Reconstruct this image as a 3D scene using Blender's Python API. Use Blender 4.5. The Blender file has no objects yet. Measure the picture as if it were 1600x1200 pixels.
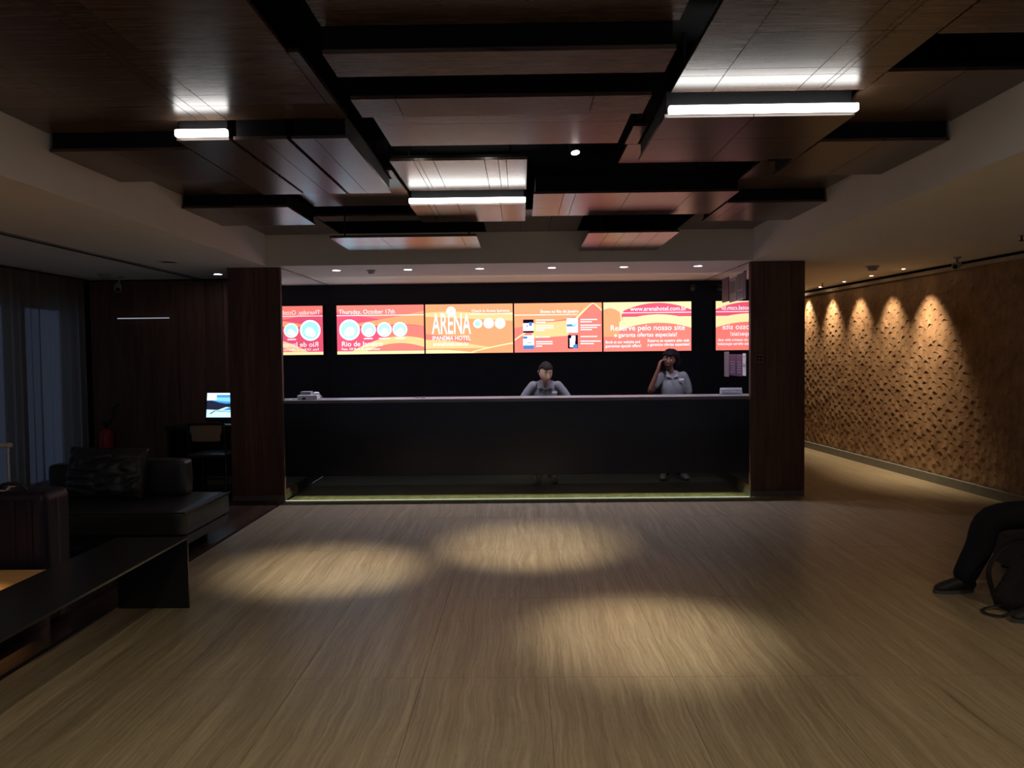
import bpy, bmesh, math, random
from mathutils import Vector, Matrix, noise
random.seed(7)
PI = math.pi
S = bpy.context.scene
COL = S.collection

# ------------------------------------------------------------------ camera
cam = bpy.data.objects.new('camera', bpy.data.cameras.new('camera'))
COL.objects.link(cam); S.camera = cam
cam.data.sensor_width = 36.0
cam.data.lens = 1230.0 / 1600.0 * 36.0
cam.data.clip_start = 0.05
_r = Vector((0.99986534, 0.01218532, -0.01099137))      # camera right in world axes
_d = Vector((-0.01051892, -0.03818068, -0.99921549))    # camera down
_f = Vector((-0.01259542, 0.99919655, -0.03804736))     # camera forward
m = Matrix.Identity(4)
for i in range(3):
    m[i][0] = _r[i]; m[i][1] = -_d[i]; m[i][2] = -_f[i]
m[0][3], m[1][3], m[2][3] = 0.0, 0.0, 1.58
cam.matrix_world = m

# ------------------------------------------------------------------ world: dusk outside
W = bpy.data.worlds.new('dusk'); S.world = W; W.use_nodes = True
W.node_tree.nodes['Background'].inputs[0].default_value = (0.42, 0.58, 1.0, 1)
W.node_tree.nodes['Background'].inputs[1].default_value = 0.045
vs = S.view_settings
vs.view_transform = 'Standard'; vs.look = 'None'; vs.gamma = 1.0; vs.use_curve_mapping = False
vs.exposure = 2.0

# ------------------------------------------------------------------ materials
MATS = {}
def nt(name):
    mt = bpy.data.materials.new(name); mt.use_nodes = True
    t = mt.node_tree
    return mt, t, t.nodes['Principled BSDF']
def N(t, kind, **kw):
    n = t.nodes.new(kind)
    for k, v in kw.items():
        setattr(n, k, v)
    return n
def mat(name, col, rough=0.5, metal=0.0, spec=0.5, var=0.12, scale=18.0, bump=0.0, coat=0.0, trans=0.0):
    if name in MATS: return MATS[name]
    mt, t, b = nt(name)
    g = N(t, 'ShaderNodeNewGeometry')
    nz = N(t, 'ShaderNodeTexNoise'); nz.inputs['Scale'].default_value = scale; nz.inputs['Detail'].default_value = 4
    t.links.new(g.outputs['Position'], nz.inputs['Vector'])
    r = N(t, 'ShaderNodeValToRGB')
    r.color_ramp.elements[0].position = 0.3; r.color_ramp.elements[1].position = 0.7
    r.color_ramp.elements[0].color = tuple(c * (1 - var) for c in col) + (1,)
    r.color_ramp.elements[1].color = tuple(min(1, c * (1 + var)) for c in col) + (1,)
    t.links.new(nz.outputs['Fac'], r.inputs['Fac']); t.links.new(r.outputs['Color'], b.inputs['Base Color'])
    b.inputs['Roughness'].default_value = rough; b.inputs['Metallic'].default_value = metal
    b.inputs['Specular IOR Level'].default_value = spec
    b.inputs['Coat Weight'].default_value = coat; b.inputs['Coat Roughness'].default_value = 0.15
    b.inputs['Transmission Weight'].default_value = trans
    if bump > 0:
        bp = N(t, 'ShaderNodeBump'); bp.inputs['Strength'].default_value = bump; bp.inputs['Distance'].default_value = 0.01
        t.links.new(nz.outputs['Fac'], bp.inputs['Height']); t.links.new(bp.outputs['Normal'], b.inputs['Normal'])
    MATS[name] = mt
    return mt
def emit(name, col, s=1.0, sample=True):
    if name in MATS: return MATS[name]
    mt, t, b = nt(name)
    t.nodes.remove(b)
    e = N(t, 'ShaderNodeEmission'); e.inputs[0].default_value = tuple(col) + (1,); e.inputs[1].default_value = s
    t.links.new(e.outputs[0], t.nodes['Material Output'].inputs['Surface'])
    if not sample: mt.cycles.emission_sampling = 'NONE'
    MATS[name] = mt
    return mt
def wood(name, c1, c2, stretch, rough=0.35, spec=0.5, rnd=0.35, fine=1.0, bump=0.05):
    """veneer: noise stretched along the grain, tone shift for every board"""
    mt, t, b = nt(name)
    g = N(t, 'ShaderNodeNewGeometry'); oi = N(t, 'ShaderNodeObjectInfo')
    mul = N(t, 'ShaderNodeVectorMath', operation='MULTIPLY'); mul.inputs[1].default_value = stretch
    add = N(t, 'ShaderNodeVectorMath', operation='MULTIPLY_ADD')
    cmb = N(t, 'ShaderNodeCombineXYZ')
    sc = N(t, 'ShaderNodeMath', operation='MULTIPLY'); sc.inputs[1].default_value = 37.0
    t.links.new(oi.outputs['Random'], sc.inputs[0])
    for k in range(3): t.links.new(sc.outputs[0], cmb.inputs[k])
    t.links.new(g.outputs['Position'], mul.inputs[0])
    t.links.new(mul.outputs[0], add.inputs[0]); add.inputs[1].default_value = (1, 1, 1)
    t.links.new(cmb.outputs[0], add.inputs[2])
    nz = N(t, 'ShaderNodeTexNoise'); nz.inputs['Scale'].default_value = 2.2 * fine
    nz.inputs['Detail'].default_value = 8; nz.inputs['Roughness'].default_value = 0.62; nz.inputs['Distortion'].default_value = 0.5
    t.links.new(add.outputs[0], nz.inputs['Vector'])
    r = N(t, 'ShaderNodeValToRGB')
    r.color_ramp.elements[0].position = 0.28; r.color_ramp.elements[1].position = 0.74
    r.color_ramp.elements[0].color = tuple(c1) + (1,); r.color_ramp.elements[1].color = tuple(c2) + (1,)
    t.links.new(nz.outputs['Fac'], r.inputs['Fac'])
    hs = N(t, 'ShaderNodeHueSaturation')
    mr = N(t, 'ShaderNodeMapRange'); mr.inputs['To Min'].default_value = 1 - rnd; mr.inputs['To Max'].default_value = 1 + rnd
    t.links.new(oi.outputs['Random'], mr.inputs['Value']); t.links.new(mr.outputs[0], hs.inputs['Value'])
    t.links.new(r.outputs['Color'], hs.inputs['Color']); t.links.new(hs.outputs['Color'], b.inputs['Base Color'])
    b.inputs['Roughness'].default_value = rough; b.inputs['Specular IOR Level'].default_value = spec
    bp = N(t, 'ShaderNodeBump'); bp.inputs['Strength'].default_value = bump; bp.inputs['Distance'].default_value = 0.004
    t.links.new(nz.outputs['Fac'], bp.inputs['Height']); t.links.new(bp.outputs['Normal'], b.inputs['Normal'])
    MATS[name] = mt
    return mt

WOODC = wood('ceiling veneer', (0.045, 0.027, 0.019), (0.150, 0.094, 0.066), (0.7, 9, 9), rough=0.27, spec=0.55, rnd=0.20, fine=2.4)
WOODW = wood('wall veneer', (0.080, 0.038, 0.024), (0.18, 0.092, 0.058), (9, 9, 0.7), rough=0.4, spec=0.4, rnd=0.22)
WOODT = wood('table oak', (0.42, 0.22, 0.08), (0.66, 0.38, 0.16), (1.2, 14, 9), rough=0.45, rnd=0.1)
WOODF = wood('dark floor boards', (0.035, 0.022, 0.016), (0.075, 0.045, 0.03), (10, 0.8, 9), rough=0.22, rnd=0.25)
TAN = mat('tan plywood', (0.36, 0.24, 0.14), 0.5)
PLASTER = mat('warm white plaster', (0.80, 0.76, 0.69), 0.8, var=0.02, scale=2.5, spec=0.2)
BLACK = mat('black lacquer', (0.012, 0.012, 0.013), 0.25, var=0.1, scale=6)
VOID = mat('black painted void', (0.008, 0.008, 0.009), 0.7, spec=0.2)
DARKM = mat('dark metal', (0.03, 0.03, 0.033), 0.4, metal=0.6)
BLACKWALL = mat('black glass wall', (0.008, 0.008, 0.012), 0.35, spec=0.3, scale=3)
FLOORB = mat('staff floor dark vinyl', (0.008, 0.008, 0.009), 0.45, spec=0.3, scale=30)
STEEL = mat('brushed steel', (0.55, 0.55, 0.56), 0.32, metal=0.9, var=0.05)
ALU = mat('pale aluminium strip', (0.75, 0.74, 0.68), 0.3, metal=0.3, var=0.03)
LEATHER = mat('black leather', (0.026, 0.027, 0.026), 0.33, spec=0.6, scale=55, bump=0.12, var=0.2)
WHITEP = mat('white plastic', (0.70, 0.70, 0.70), 0.4, var=0.03)
GREYP = mat('grey plastic', (0.32, 0.33, 0.34), 0.4, var=0.04)
BLACKP = mat('black plastic', (0.015, 0.015, 0.017), 0.4)
STONETOP = mat('counter top grey stone', (0.20, 0.19, 0.20), 0.35, scale=40)
BASEB = mat('grey green skirting', (0.20, 0.20, 0.17), 0.45)
MIRROR = mat('mirror', (0.72, 0.72, 0.76), 0.015, metal=1.0, var=0.0)
RED = mat('red enamel', (0.35, 0.015, 0.012), 0.3)
SUIT = mat('purple polycarbonate', (0.010, 0.007, 0.022), 0.4, spec=0.3, scale=80)
DENIM = mat('black denim', (0.012, 0.013, 0.017), 0.85, spec=0.2, scale=160, bump=0.1)
NYLON = mat('black nylon', (0.008, 0.008, 0.009), 0.75, scale=150, bump=0.15)
RUBBER = mat('grey rubber', (0.07, 0.07, 0.07), 0.6)
SHOEM = mat('black shoe mesh', (0.012, 0.012, 0.013), 0.6, scale=120, bump=0.2)
SHIRT = mat('grey uniform shirt', (0.20, 0.205, 0.21), 0.8, spec=0.2, scale=60, bump=0.05)
SHIRTD = mat('charcoal shirt', (0.04, 0.04, 0.045), 0.8, spec=0.2, scale=60)
SKIN1 = mat('light skin', (0.50, 0.30, 0.22), 0.5, var=0.05)
SKIN2 = mat('brown skin', (0.17, 0.075, 0.045), 0.45, var=0.06)
HAIR1 = mat('dark brown hair', (0.014, 0.009, 0.007), 0.75, spec=0.15, scale=90, bump=0.3)
HAIR2 = mat('black hair', (0.008, 0.006, 0.008), 0.75, spec=0.15, scale=70, bump=0.4)
LIP = mat('lip', (0.28, 0.09, 0.08), 0.4)
EYEW = mat('eye white', (0.6, 0.6, 0.6), 0.2, var=0.02)
PAPER = mat('paper', (0.62, 0.60, 0.58), 0.7, var=0.03)
PAPERP = mat('purple leaflet', (0.10, 0.05, 0.11), 0.5)
PAPERG = mat('grey leaflet', (0.26, 0.24, 0.27), 0.55)
INK = mat('ink grey', (0.10, 0.10, 0.11), 0.6)
BROWNL = mat('brown leather', (0.055, 0.025, 0.014), 0.5, scale=60, bump=0.1)
LENS = mat('lens glass', (0.01, 0.01, 0.012), 0.05)

def travertine():
    mt, t, b = nt('vein cut travertine')
    g = N(t, 'ShaderNodeNewGeometry'); oi = N(t, 'ShaderNodeObjectInfo')
    cm = N(t, 'ShaderNodeCombineXYZ'); ml = N(t, 'ShaderNodeMath', operation='MULTIPLY'); ml.inputs[1].default_value = 0.05
    t.links.new(oi.outputs['Random'], ml.inputs[0]); t.links.new(ml.outputs[0], cm.inputs[0])
    ad = N(t, 'ShaderNodeVectorMath', operation='ADD')
    t.links.new(g.outputs['Position'], ad.inputs[0]); t.links.new(cm.outputs[0], ad.inputs[1])
    # long wander of the veins
    wn = N(t, 'ShaderNodeTexNoise'); wn.inputs['Scale'].default_value = 1.3; wn.inputs['Detail'].default_value = 3
    t.links.new(ad.outputs[0], wn.inputs['Vector'])
    sb = N(t, 'ShaderNodeVectorMath', operation='SUBTRACT'); sb.inputs[1].default_value = (0.5, 0.5, 0.5)
    t.links.new(wn.outputs['Color'], sb.inputs[0])
    wa = N(t, 'ShaderNodeVectorMath', operation='MULTIPLY_ADD'); wa.inputs[1].default_value = (0.11, 0, 0)
    t.links.new(sb.outputs[0], wa.inputs[0]); t.links.new(ad.outputs[0], wa.inputs[2])
    def streak(sx, sy, detail, rough):
        mu = N(t, 'ShaderNodeVectorMath', operation='MULTIPLY'); mu.inputs[1].default_value = (sx, sy, 1)
        t.links.new(wa.outputs[0], mu.inputs[0])
        n = N(t, 'ShaderNodeTexNoise'); n.inputs['Scale'].default_value = 1.0; n.inputs['Detail'].default_value = detail
        n.inputs['Roughness'].default_value = rough
        t.links.new(mu.outputs[0], n.inputs['Vector'])
        return n
    n1 = streak(14, 0.4, 8, 0.72); n2 = streak(70, 1.6, 6, 0.75); n3 = streak(110, 14.0, 3, 0.5)
    r1 = N(t, 'ShaderNodeValToRGB')
    e = r1.color_ramp.elements
    e[0].position = 0.30; e[0].color = (0.235, 0.185, 0.115, 1); e[1].position = 0.72; e[1].color = (0.41, 0.35, 0.24, 1)
    x = r1.color_ramp.elements.new(0.5); x.color = (0.32, 0.265, 0.175, 1)
    t.links.new(n1.outputs['Fac'], r1.inputs['Fac'])
    r2 = N(t, 'ShaderNodeValToRGB')
    r2.color_ramp.elements[0].position = 0.33; r2.color_ramp.elements[0].color = (0.62, 0.59, 0.56, 1)
    r2.color_ramp.elements[1].position = 0.62; r2.color_ramp.elements[1].color = (1.08, 1.06, 1.02, 1)
    t.links.new(n2.outputs['Fac'], r2.inputs['Fac'])
    mx = N(t, 'ShaderNodeMix', data_type='RGBA', blend_type='MULTIPLY'); mx.inputs[0].default_value = 1
    t.links.new(r1.outputs[0], mx.inputs[6]); t.links.new(r2.outputs[0], mx.inputs[7])
    r3 = N(t, 'ShaderNodeValToRGB')
    r3.color_ramp.elements[0].position = 0.31; r3.color_ramp.elements[0].color = (0.42, 0.38, 0.33, 1)
    r3.color_ramp.elements[1].position = 0.40; r3.color_ramp.elements[1].color = (1, 1, 1, 1)
    t.links.new(n3.outputs['Fac'], r3.inputs['Fac'])
    mx2 = N(t, 'ShaderNodeMix', data_type='RGBA', blend_type='MULTIPLY'); mx2.inputs[0].default_value = 0.4
    t.links.new(mx.outputs[2], mx2.inputs[6]); t.links.new(r3.outputs[0], mx2.inputs[7])
    t.links.new(mx2.outputs[2], b.inputs['Base Color'])
    b.inputs['Roughness'].default_value = 0.36; b.inputs['Specular IOR Level'].default_value = 0.45
    bp = N(t, 'ShaderNodeBump'); bp.inputs['Strength'].default_value = 0.08; bp.inputs['Distance'].default_value = 0.003
    t.links.new(n2.outputs['Fac'], bp.inputs['Height']); t.links.new(bp.outputs['Normal'], b.inputs['Normal'])
    return mt
TRAV = travertine()

def chipmat():
    mt, t, b = nt('carved chip wall')
    g = N(t, 'ShaderNodeNewGeometry')
    v = N(t, 'ShaderNodeTexNoise'); v.inputs['Scale'].default_value = 5.0; v.inputs['Detail'].default_value = 7; v.inputs['Roughness'].default_value = 0.7
    t.links.new(g.outputs['Position'], v.inputs['Vector'])
    r = N(t, 'ShaderNodeValToRGB')
    r.color_ramp.elements[0].position = 0.3; r.color_ramp.elements[0].color = (0.20, 0.105, 0.050, 1)
    r.color_ramp.elements[1].position = 0.72; r.color_ramp.elements[1].color = (0.46, 0.29, 0.16, 1)
    t.links.new(v.outputs['Fac'], r.inputs['Fac']); t.links.new(r.outputs[0], b.inputs['Base Color'])
    b.inputs['Roughness'].default_value = 0.42
    n2 = N(t, 'ShaderNodeTexNoise'); n2.inputs['Scale'].default_value = 45.0
    t.links.new(g.outputs['Position'], n2.inputs['Vector'])
    bp = N(t, 'ShaderNodeBump'); bp.inputs['Strength'].default_value = 0.35; bp.inputs['Distance'].default_value = 0.008
    t.links.new(n2.outputs['Fac'], bp.inputs['Height']); t.links.new(bp.outputs['Normal'], b.inputs['Normal'])
    return mt
CHIP = chipmat()

def seethrough(name, tint, gloss, rough=0.02):
    mt, t, b = nt(name); t.nodes.remove(b)
    tr = N(t, 'ShaderNodeBsdfTransparent'); tr.inputs[0].default_value = tuple(tint) + (1,)
    gl = N(t, 'ShaderNodeBsdfGlossy'); gl.inputs['Roughness'].default_value = rough
    fr = N(t, 'ShaderNodeFresnel'); fr.inputs[0].default_value = 1.45
    mu = N(t, 'ShaderNodeMath', operation='MULTIPLY'); mu.inputs[1].default_value = gloss
    t.links.new(fr.outputs[0], mu.inputs[0])
    mx = N(t, 'ShaderNodeMixShader')
    t.links.new(mu.outputs[0], mx.inputs[0]); t.links.new(tr.outputs[0], mx.inputs[1]); t.links.new(gl.outputs[0], mx.inputs[2])
    t.links.new(mx.outputs[0], t.nodes['Material Output'].inputs['Surface'])
    return mt
GLASS = seethrough('green tinted glass', (0.88, 0.95, 0.80), 0.6)
PANE = seethrough('window pane glass', (0.9, 0.93, 0.95), 0.6)

def curtainmat():
    mt, t, b = nt('sheer curtain cloth'); t.nodes.remove(b)
    g = N(t, 'ShaderNodeNewGeometry')
    nz = N(t, 'ShaderNodeTexNoise'); nz.inputs['Scale'].default_value = 300
    t.links.new(g.outputs['Position'], nz.inputs['Vector'])
    r = N(t, 'ShaderNodeValToRGB'); r.color_ramp.elements[0].color = (0.30, 0.26, 0.21, 1); r.color_ramp.elements[1].color = (0.44, 0.39, 0.32, 1)
    t.links.new(nz.outputs['Fac'], r.inputs['Fac'])
    d = N(t, 'ShaderNodeBsdfDiffuse'); tl = N(t, 'ShaderNodeBsdfTranslucent'); tr = N(t, 'ShaderNodeBsdfTransparent')
    t.links.new(r.outputs[0], d.inputs[0]); t.links.new(r.outputs[0], tl.inputs[0]); tr.inputs[0].default_value = (1, 1, 1, 1)
    m1 = N(t, 'ShaderNodeMixShader'); m1.inputs[0].default_value = 0.5
    t.links.new(d.outputs[0], m1.inputs[1]); t.links.new(tl.outputs[0], m1.inputs[2])
    m2 = N(t, 'ShaderNodeMixShader'); m2.inputs[0].default_value = 0.30
    t.links.new(m1.outputs[0], m2.inputs[1]); t.links.new(tr.outputs[0], m2.inputs[2])
    t.links.new(m2.outputs[0], t.nodes['Material Output'].inputs['Surface'])
    return mt
CURT = curtainmat()

# ------------------------------------------------------------------ mesh helpers
OFF = {}
def obj(name, bm, material, parent=None, smooth=False, base=None):
    """bm in world coordinates -> one mesh object; parts sit in their thing's frame"""
    if parent is None:
        if base is None:
            xs = [v.co.x for v in bm.verts]; ys = [v.co.y for v in bm.verts]; zs = [v.co.z for v in bm.verts]
            base = Vector(((min(xs) + max(xs)) / 2, (min(ys) + max(ys)) / 2, min(zs)))
        off = Vector(base)
    else:
        off = OFF[parent]
    bmesh.ops.translate(bm, verts=bm.verts, vec=-off)
    bmesh.ops.recalc_face_normals(bm, faces=bm.faces)
    me = bpy.data.meshes.new(name); bm.to_mesh(me); bm.free()
    if smooth:
        for p in me.polygons: p.use_smooth = True
    me.materials.append(material)
    o = bpy.data.objects.new(name, me); COL.objects.link(o)
    if parent is None: o.location = off
    else: o.parent = parent
    OFF[o] = off.copy()
    return o
def tag(o, label, cat, group=None):
    o['label'] = label; o['category'] = cat
    if group: o['group'] = group
    return o
def thing(name, label, cat, loc, group=None):
    o = bpy.data.objects.new(name, None); COL.objects.link(o); o.location = loc
    o.empty_display_size = 0.1
    OFF[o] = Vector(loc)
    return tag(o, label, cat, group)
def struct(name, bm, material, label=None, smooth=False):
    o = obj(name, bm, material, smooth=smooth); o['kind'] = 'structure'
    if label: o['label'] = label
    return o
def structroot(name, loc, label=None):
    o = bpy.data.objects.new(name, None); COL.objects.link(o); o.location = loc; OFF[o] = Vector(loc)
    o['kind'] = 'structure'
    if label: o['label'] = label
    return o
def NB(): return bmesh.new()
def box(bm, x0, y0, z0, x1, y1, z1, bev=0.0, seg=2, M=None):
    r = bmesh.ops.create_cube(bm, size=1.0)
    vs_ = r['verts']
    for v in vs_:
        v.co = Vector((x0 + (v.co.x + .5) * (x1 - x0), y0 + (v.co.y + .5) * (y1 - y0), z0 + (v.co.z + .5) * (z1 - z0)))
    if bev > 0:
        es = list({e for v in vs_ for e in v.link_edges})
        rb = bmesh.ops.bevel(bm, geom=es, offset=bev, segments=seg, affect='EDGES', profile=0.5)
        vs_ = list({v for f in rb['faces'] for v in f.verts} | {v for v in vs_ if v.is_valid})
    if M is not None:
        bmesh.ops.transform(bm, matrix=M, verts=vs_)
    return bm
def B(*a, **k): return box(NB(), *a, **k)
def frame_of(d):
    d = d.normalized()
    a = Vector((0, 0, 1)) if abs(d.z) < 0.9 else Vector((0, 1, 0))
    u = d.cross(a).normalized(); v = d.cross(u).normalized()
    return u, v
def cyl(bm, p0, p1, r0, r1=None, n=16, cap=True):
    p0 = Vector(p0); p1 = Vector(p1); r1 = r0 if r1 is None else r1
    u, v = frame_of(p1 - p0)
    a = [bm.verts.new(p0 + (u * math.cos(2 * PI * k / n) + v * math.sin(2 * PI * k / n)) * r0) for k in range(n)]
    b = [bm.verts.new(p1 + (u * math.cos(2 * PI * k / n) + v * math.sin(2 * PI * k / n)) * r1) for k in range(n)]
    for k in range(n): bm.faces.new((a[k], a[(k + 1) % n], b[(k + 1) % n], b[k]))
    if cap:
        bm.faces.new(a[::-1]); bm.faces.new(b)
    return bm
def smoothpath(pts, per=6):
    P = [Vector(p) for p in pts]
    if len(P) < 3: return P
    Q = [P[0] * 2 - P[1]] + P + [P[-1] * 2 - P[-2]]
    out = []
    for i in range(1, len(Q) - 2):
        for k in range(per):
            t_ = k / per
            a, b, c, d = Q[i - 1], Q[i], Q[i + 1], Q[i + 2]
            out.append(0.5 * ((2 * b) + (c - a) * t_ + (2 * a - 5 * b + 4 * c - d) * t_ ** 2 + (3 * b - a - 3 * c + d) * t_ ** 3))
    out.append(P[-1])
    return out
def tube(bm, pts, r, n=8, ry=None, up=None, sm=True):
    P = smoothpath(pts) if sm else [Vector(p) for p in pts]
    rings = []
    pu = None
    for i, p in enumerate(P):
        d = (P[min(i + 1, len(P) - 1)] - P[max(i - 1, 0)]).normalized()
        if up is not None: u = d.cross(Vector(up)).normalized()
        elif pu is None: u = frame_of(d)[0]
        else: u = (pu - d * pu.dot(d)).normalized()
        pu = u; v = d.cross(u)
        rr = r(i / (len(P) - 1)) if callable(r) else r
        r2 = rr if ry is None else ry
        rings.append([bm.verts.new(p + u * math.cos(2 * PI * k / n) * rr + v * math.sin(2 * PI * k / n) * r2) for k in range(n)])
    for a, b in zip(rings, rings[1:]):
        for k in range(n): bm.faces.new((a[k], a[(k + 1) % n], b[(k + 1) % n], b[k]))
    bm.faces.new(rings[0][::-1]); bm.faces.new(rings[-1])
    return bm
def lathe(bm, c, prof, n=24, axis='z', M=None):
    c = Vector(c); rings = []
    for (r, h) in prof:
        ring = []
        for k in range(n):
            a = 2 * PI * k / n
            p = Vector((r * math.cos(a), r * math.sin(a), h))
            if M is not None: p = M @ p
            ring.append(bm.verts.new(c + p))
        rings.append(ring)
    for a, b in zip(rings, rings[1:]):
        for k in range(n): bm.faces.new((a[k], a[(k + 1) % n], b[(k + 1) % n], b[k]))
    bm.faces.new(rings[0][::-1]); bm.faces.new(rings[-1])
    return bm
def ring(bm, c, prof, n=24):
    c = Vector(c)
    rings = [[bm.verts.new(c + Vector((r * math.cos(2 * PI * k / n), r * math.sin(2 * PI * k / n), h))) for k in range(n)] for r, h in prof]
    for a, b in zip(rings, rings[1:] + rings[:1]):
        for k in range(n): bm.faces.new((a[k], a[(k + 1) % n], b[(k + 1) % n], b[k]))
    return bm
def poly(bm, pts, d=0.0, axis=1):
    """flat polygon, extruded by d along the axis"""
    vs_ = [bm.verts.new(Vector(p)) for p in pts]
    f = bm.faces.new(vs_)
    if d:
        r = bmesh.ops.extrude_face_region(bm, geom=[f])
        ve = [g for g in r['geom'] if isinstance(g, bmesh.types.BMVert)]
        v = Vector((0, 0, 0)); v[axis] = d
        bmesh.ops.translate(bm, verts=ve, vec=v)
    return bm
def text_bm(s, size, loc, width=None, mirror=False, align='LEFT', bold=0.0, rot=None, ext=0.0005):
    cu = bpy.data.curves.new('t', 'FONT'); cu.body = s; cu.size = size; cu.align_x = align; cu.offset = bold; cu.extrude = ext
    cu.resolution_u = 3
    o = bpy.data.objects.new('t', cu); COL.objects.link(o)
    dg = bpy.context.evaluated_depsgraph_get()
    me = bpy.data.meshes.new_from_object(o.evaluated_get(dg))
    bm = NB(); bm.from_mesh(me)
    bpy.data.objects.remove(o); bpy.data.meshes.remove(me); bpy.data.curves.remove(cu)
    if width and bm.verts:
        xs = [v.co.x for v in bm.verts]; w = max(xs) - min(xs)
        k = width / w
        for v in bm.verts: v.co.x *= k
    R = rot if rot is not None else Matrix.Rotation(PI / 2, 4, 'X')
    bmesh.ops.transform(bm, matrix=Matrix.Translation(Vector(loc)) @ R, verts=bm.verts)
    return bm
def spot(name, loc, target, watts, deg, col, blend=0.6, radius=0.03, parent=None):
    l = bpy.data.lights.new(name, 'SPOT'); l.energy = watts; l.color = col
    l.spot_size = math.radians(deg); l.spot_blend = blend; l.shadow_soft_size = radius
    o = bpy.data.objects.new(name, l); COL.objects.link(o)
    d = Vector(target) - Vector(loc)
    o.rotation_euler = d.to_track_quat('-Z', 'Y').to_euler()
    o.location = loc
    if parent is not None:
        o.parent = parent; o.location = Vector(loc) - OFF[parent]
    return o

WARM = (1.0, 0.76, 0.46); NEUT = (1.0, 0.86, 0.66); COOL = (0.86, 0.88, 1.0)
CZ = 2.55                       # low plaster ceiling
UZ, LZ = 2.885, 2.78            # the two levels of the timber ceiling
TX0, TX1, TY1 = -2.73, 2.475, 8.45
FY = 8.56                       # front of columns and counter
BY = 10.8                       # back wall behind the desk
MX0, MX1 = -2.61, 2.47          # mirror planes
def wallX(y): return 5.0 - 0.0688 * (y - 7.86)

# ------------------------------------------------------------------ structure: floor
fl = structroot('floor', (0, 0, 0), 'vein cut beige travertine floor')
obj('grout_bed', B(-2.585, -3.0, -0.08, 5.8, 8.84, -0.004), mat('grout', (0.22, 0.17, 0.12), 0.8), fl)
obj('grout_bed', B(2.6, 8.84, -0.08, 5.8, 15.0, -0.004), MATS['grout'], fl)
slab_cache = {}
def slab(x0, x1, y0, y1):
    k = (round(x1 - x0, 3), round(y1 - y0, 3))
    if k not in slab_cache:
        bm = B(0, 0, -0.02, k[0], k[1], 0)
        me = bpy.data.meshes.new('slab'); bmesh.ops.recalc_face_normals(bm, faces=bm.faces); bm.to_mesh(me); bm.free(); me.materials.append(TRAV)
        slab_cache[k] = me
    o = bpy.data.objects.new('slab', slab_cache[k]); COL.objects.link(o); o.parent = fl; o.location = (x0, y0, 0)
g = 0.0012
xs = [-2.585] + [-1.72 + 0.61 * k for k in range(13)]
ys = [-3.0, -2.49, -1.23, 0.03, 1.28, 2.54, 3.79, 5.05, 6.31, 7.57, 8.84]
for i in range(len(xs) - 1):
    for j in range(len(ys) - 1):
        slab(xs[i] + g, xs[i + 1] - g, ys[j] + g, ys[j + 1] - g)
ys2 = [8.84, 10.1, 11.36, 12.62, 13.88, 15.0]
for i in range(len(xs) - 1):
    if xs[i + 1] < 2.9: continue
    for j in range(len(ys2) - 1):
        slab(max(xs[i], 2.6) + g, xs[i + 1] - g, ys2[j] + g, ys2[j + 1] - g)
lf = structroot('floor_lounge', (0, 0, 0), 'dark timber floor of the lounge')
for k in range(15):
    x0 = -5.62 + 0.2 * k + 0.001
    obj('floorboard', B(x0, -3.0, -0.06, min(x0 + 0.2, -2.587) - 0.002, 9.72, 0.0), WOODF, lf)
struct('floor_staff', B(-2.62, 8.842, -0.08, 2.598, BY, 0.0), FLOORB)
struct('trim_1', B(MX0 + 0.01, FY - 0.031, 0.0, MX1 - 0.01, FY - 0.021, 0.006), emit('glass edge glow', (0.95, 1.0, 0.80), 0.15), 'glowing strip drawn as the lit glass edge along the foot of the counter')  # emission stands in for light caught in the lower glass edge

# ------------------------------------------------------------------ structure: ceilings
struct('ceiling', B(-5.62, -3.0, CZ, TX0, TY1, CZ + 0.1), PLASTER, 'low plaster ceiling over the lounge')
struct('ceiling_passage', B(TX1, -3.0, CZ, 5.9, TY1, CZ + 0.1), PLASTER, 'low plaster ceiling beside the textured wall')
struct('ceiling_desk', B(-5.62, TY1, CZ, 5.9, 15.0, CZ + 0.1), PLASTER, 'low plaster ceiling over the reception desk')
struct('trim_2', B(TX0 - 0.06, -3.0, CZ + 0.1, TX0, TY1 + 0.06, 2.93), PLASTER, 'plaster upstand left of the timber ceiling')
struct('trim_3', B(TX1, -3.0, CZ + 0.1, TX1 + 0.06, TY1 + 0.06, 2.93), PLASTER, 'plaster upstand right of the timber ceiling')
struct('trim_4', B(TX0, TY1, CZ + 0.1, TX1, TY1 + 0.06, 2.884), PLASTER, 'plaster upstand above the reception desk')
bm = NB()
box(bm, TX0 - 0.06, -3.0, 3.25, TX1 + 0.06, TY1 + 0.06, 3.3)
box(bm, TX0 - 0.06, -3.0, 2.931, TX0, TY1 + 0.06, 3.25); box(bm, TX1, -3.0, 2.931, TX1 + 0.06, TY1 + 0.06, 3.25)
box(bm, TX0, TY1, 2.885, TX1, TY1 + 0.06, 3.25)
struct('ceiling_void', bm, VOID, 'black painted void above the timber panels')

# ------------------------------------------------------------------ structure: walls
wl = structroot('wall_back_left', (-4.1, 9.72, 0), 'dark veneered wall behind the lounge')
obj('backing', B(-5.62, 9.745, 0, -2.66, 9.85, CZ), VOID, wl)
x = -5.34
for k, w in enumerate([0.22, 0.33, 0.21, 0.34, 0.32, 0.24, 0.33, 0.31, 0.38]):
    obj('board', B(x + 0.0015, 9.72 - 0.002 * (k % 2), 0.1, x + w - 0.0015, 9.745, CZ - 0.02, bev=0.0015, seg=1), WOODW, wl); x += w
struct('baseboard_back', B(-5.34, 9.705, 0, -2.66, 9.745, 0.1), mat('pale skirting', (0.42, 0.41, 0.38), 0.5), 'pale skirting under the veneered wall')
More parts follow.
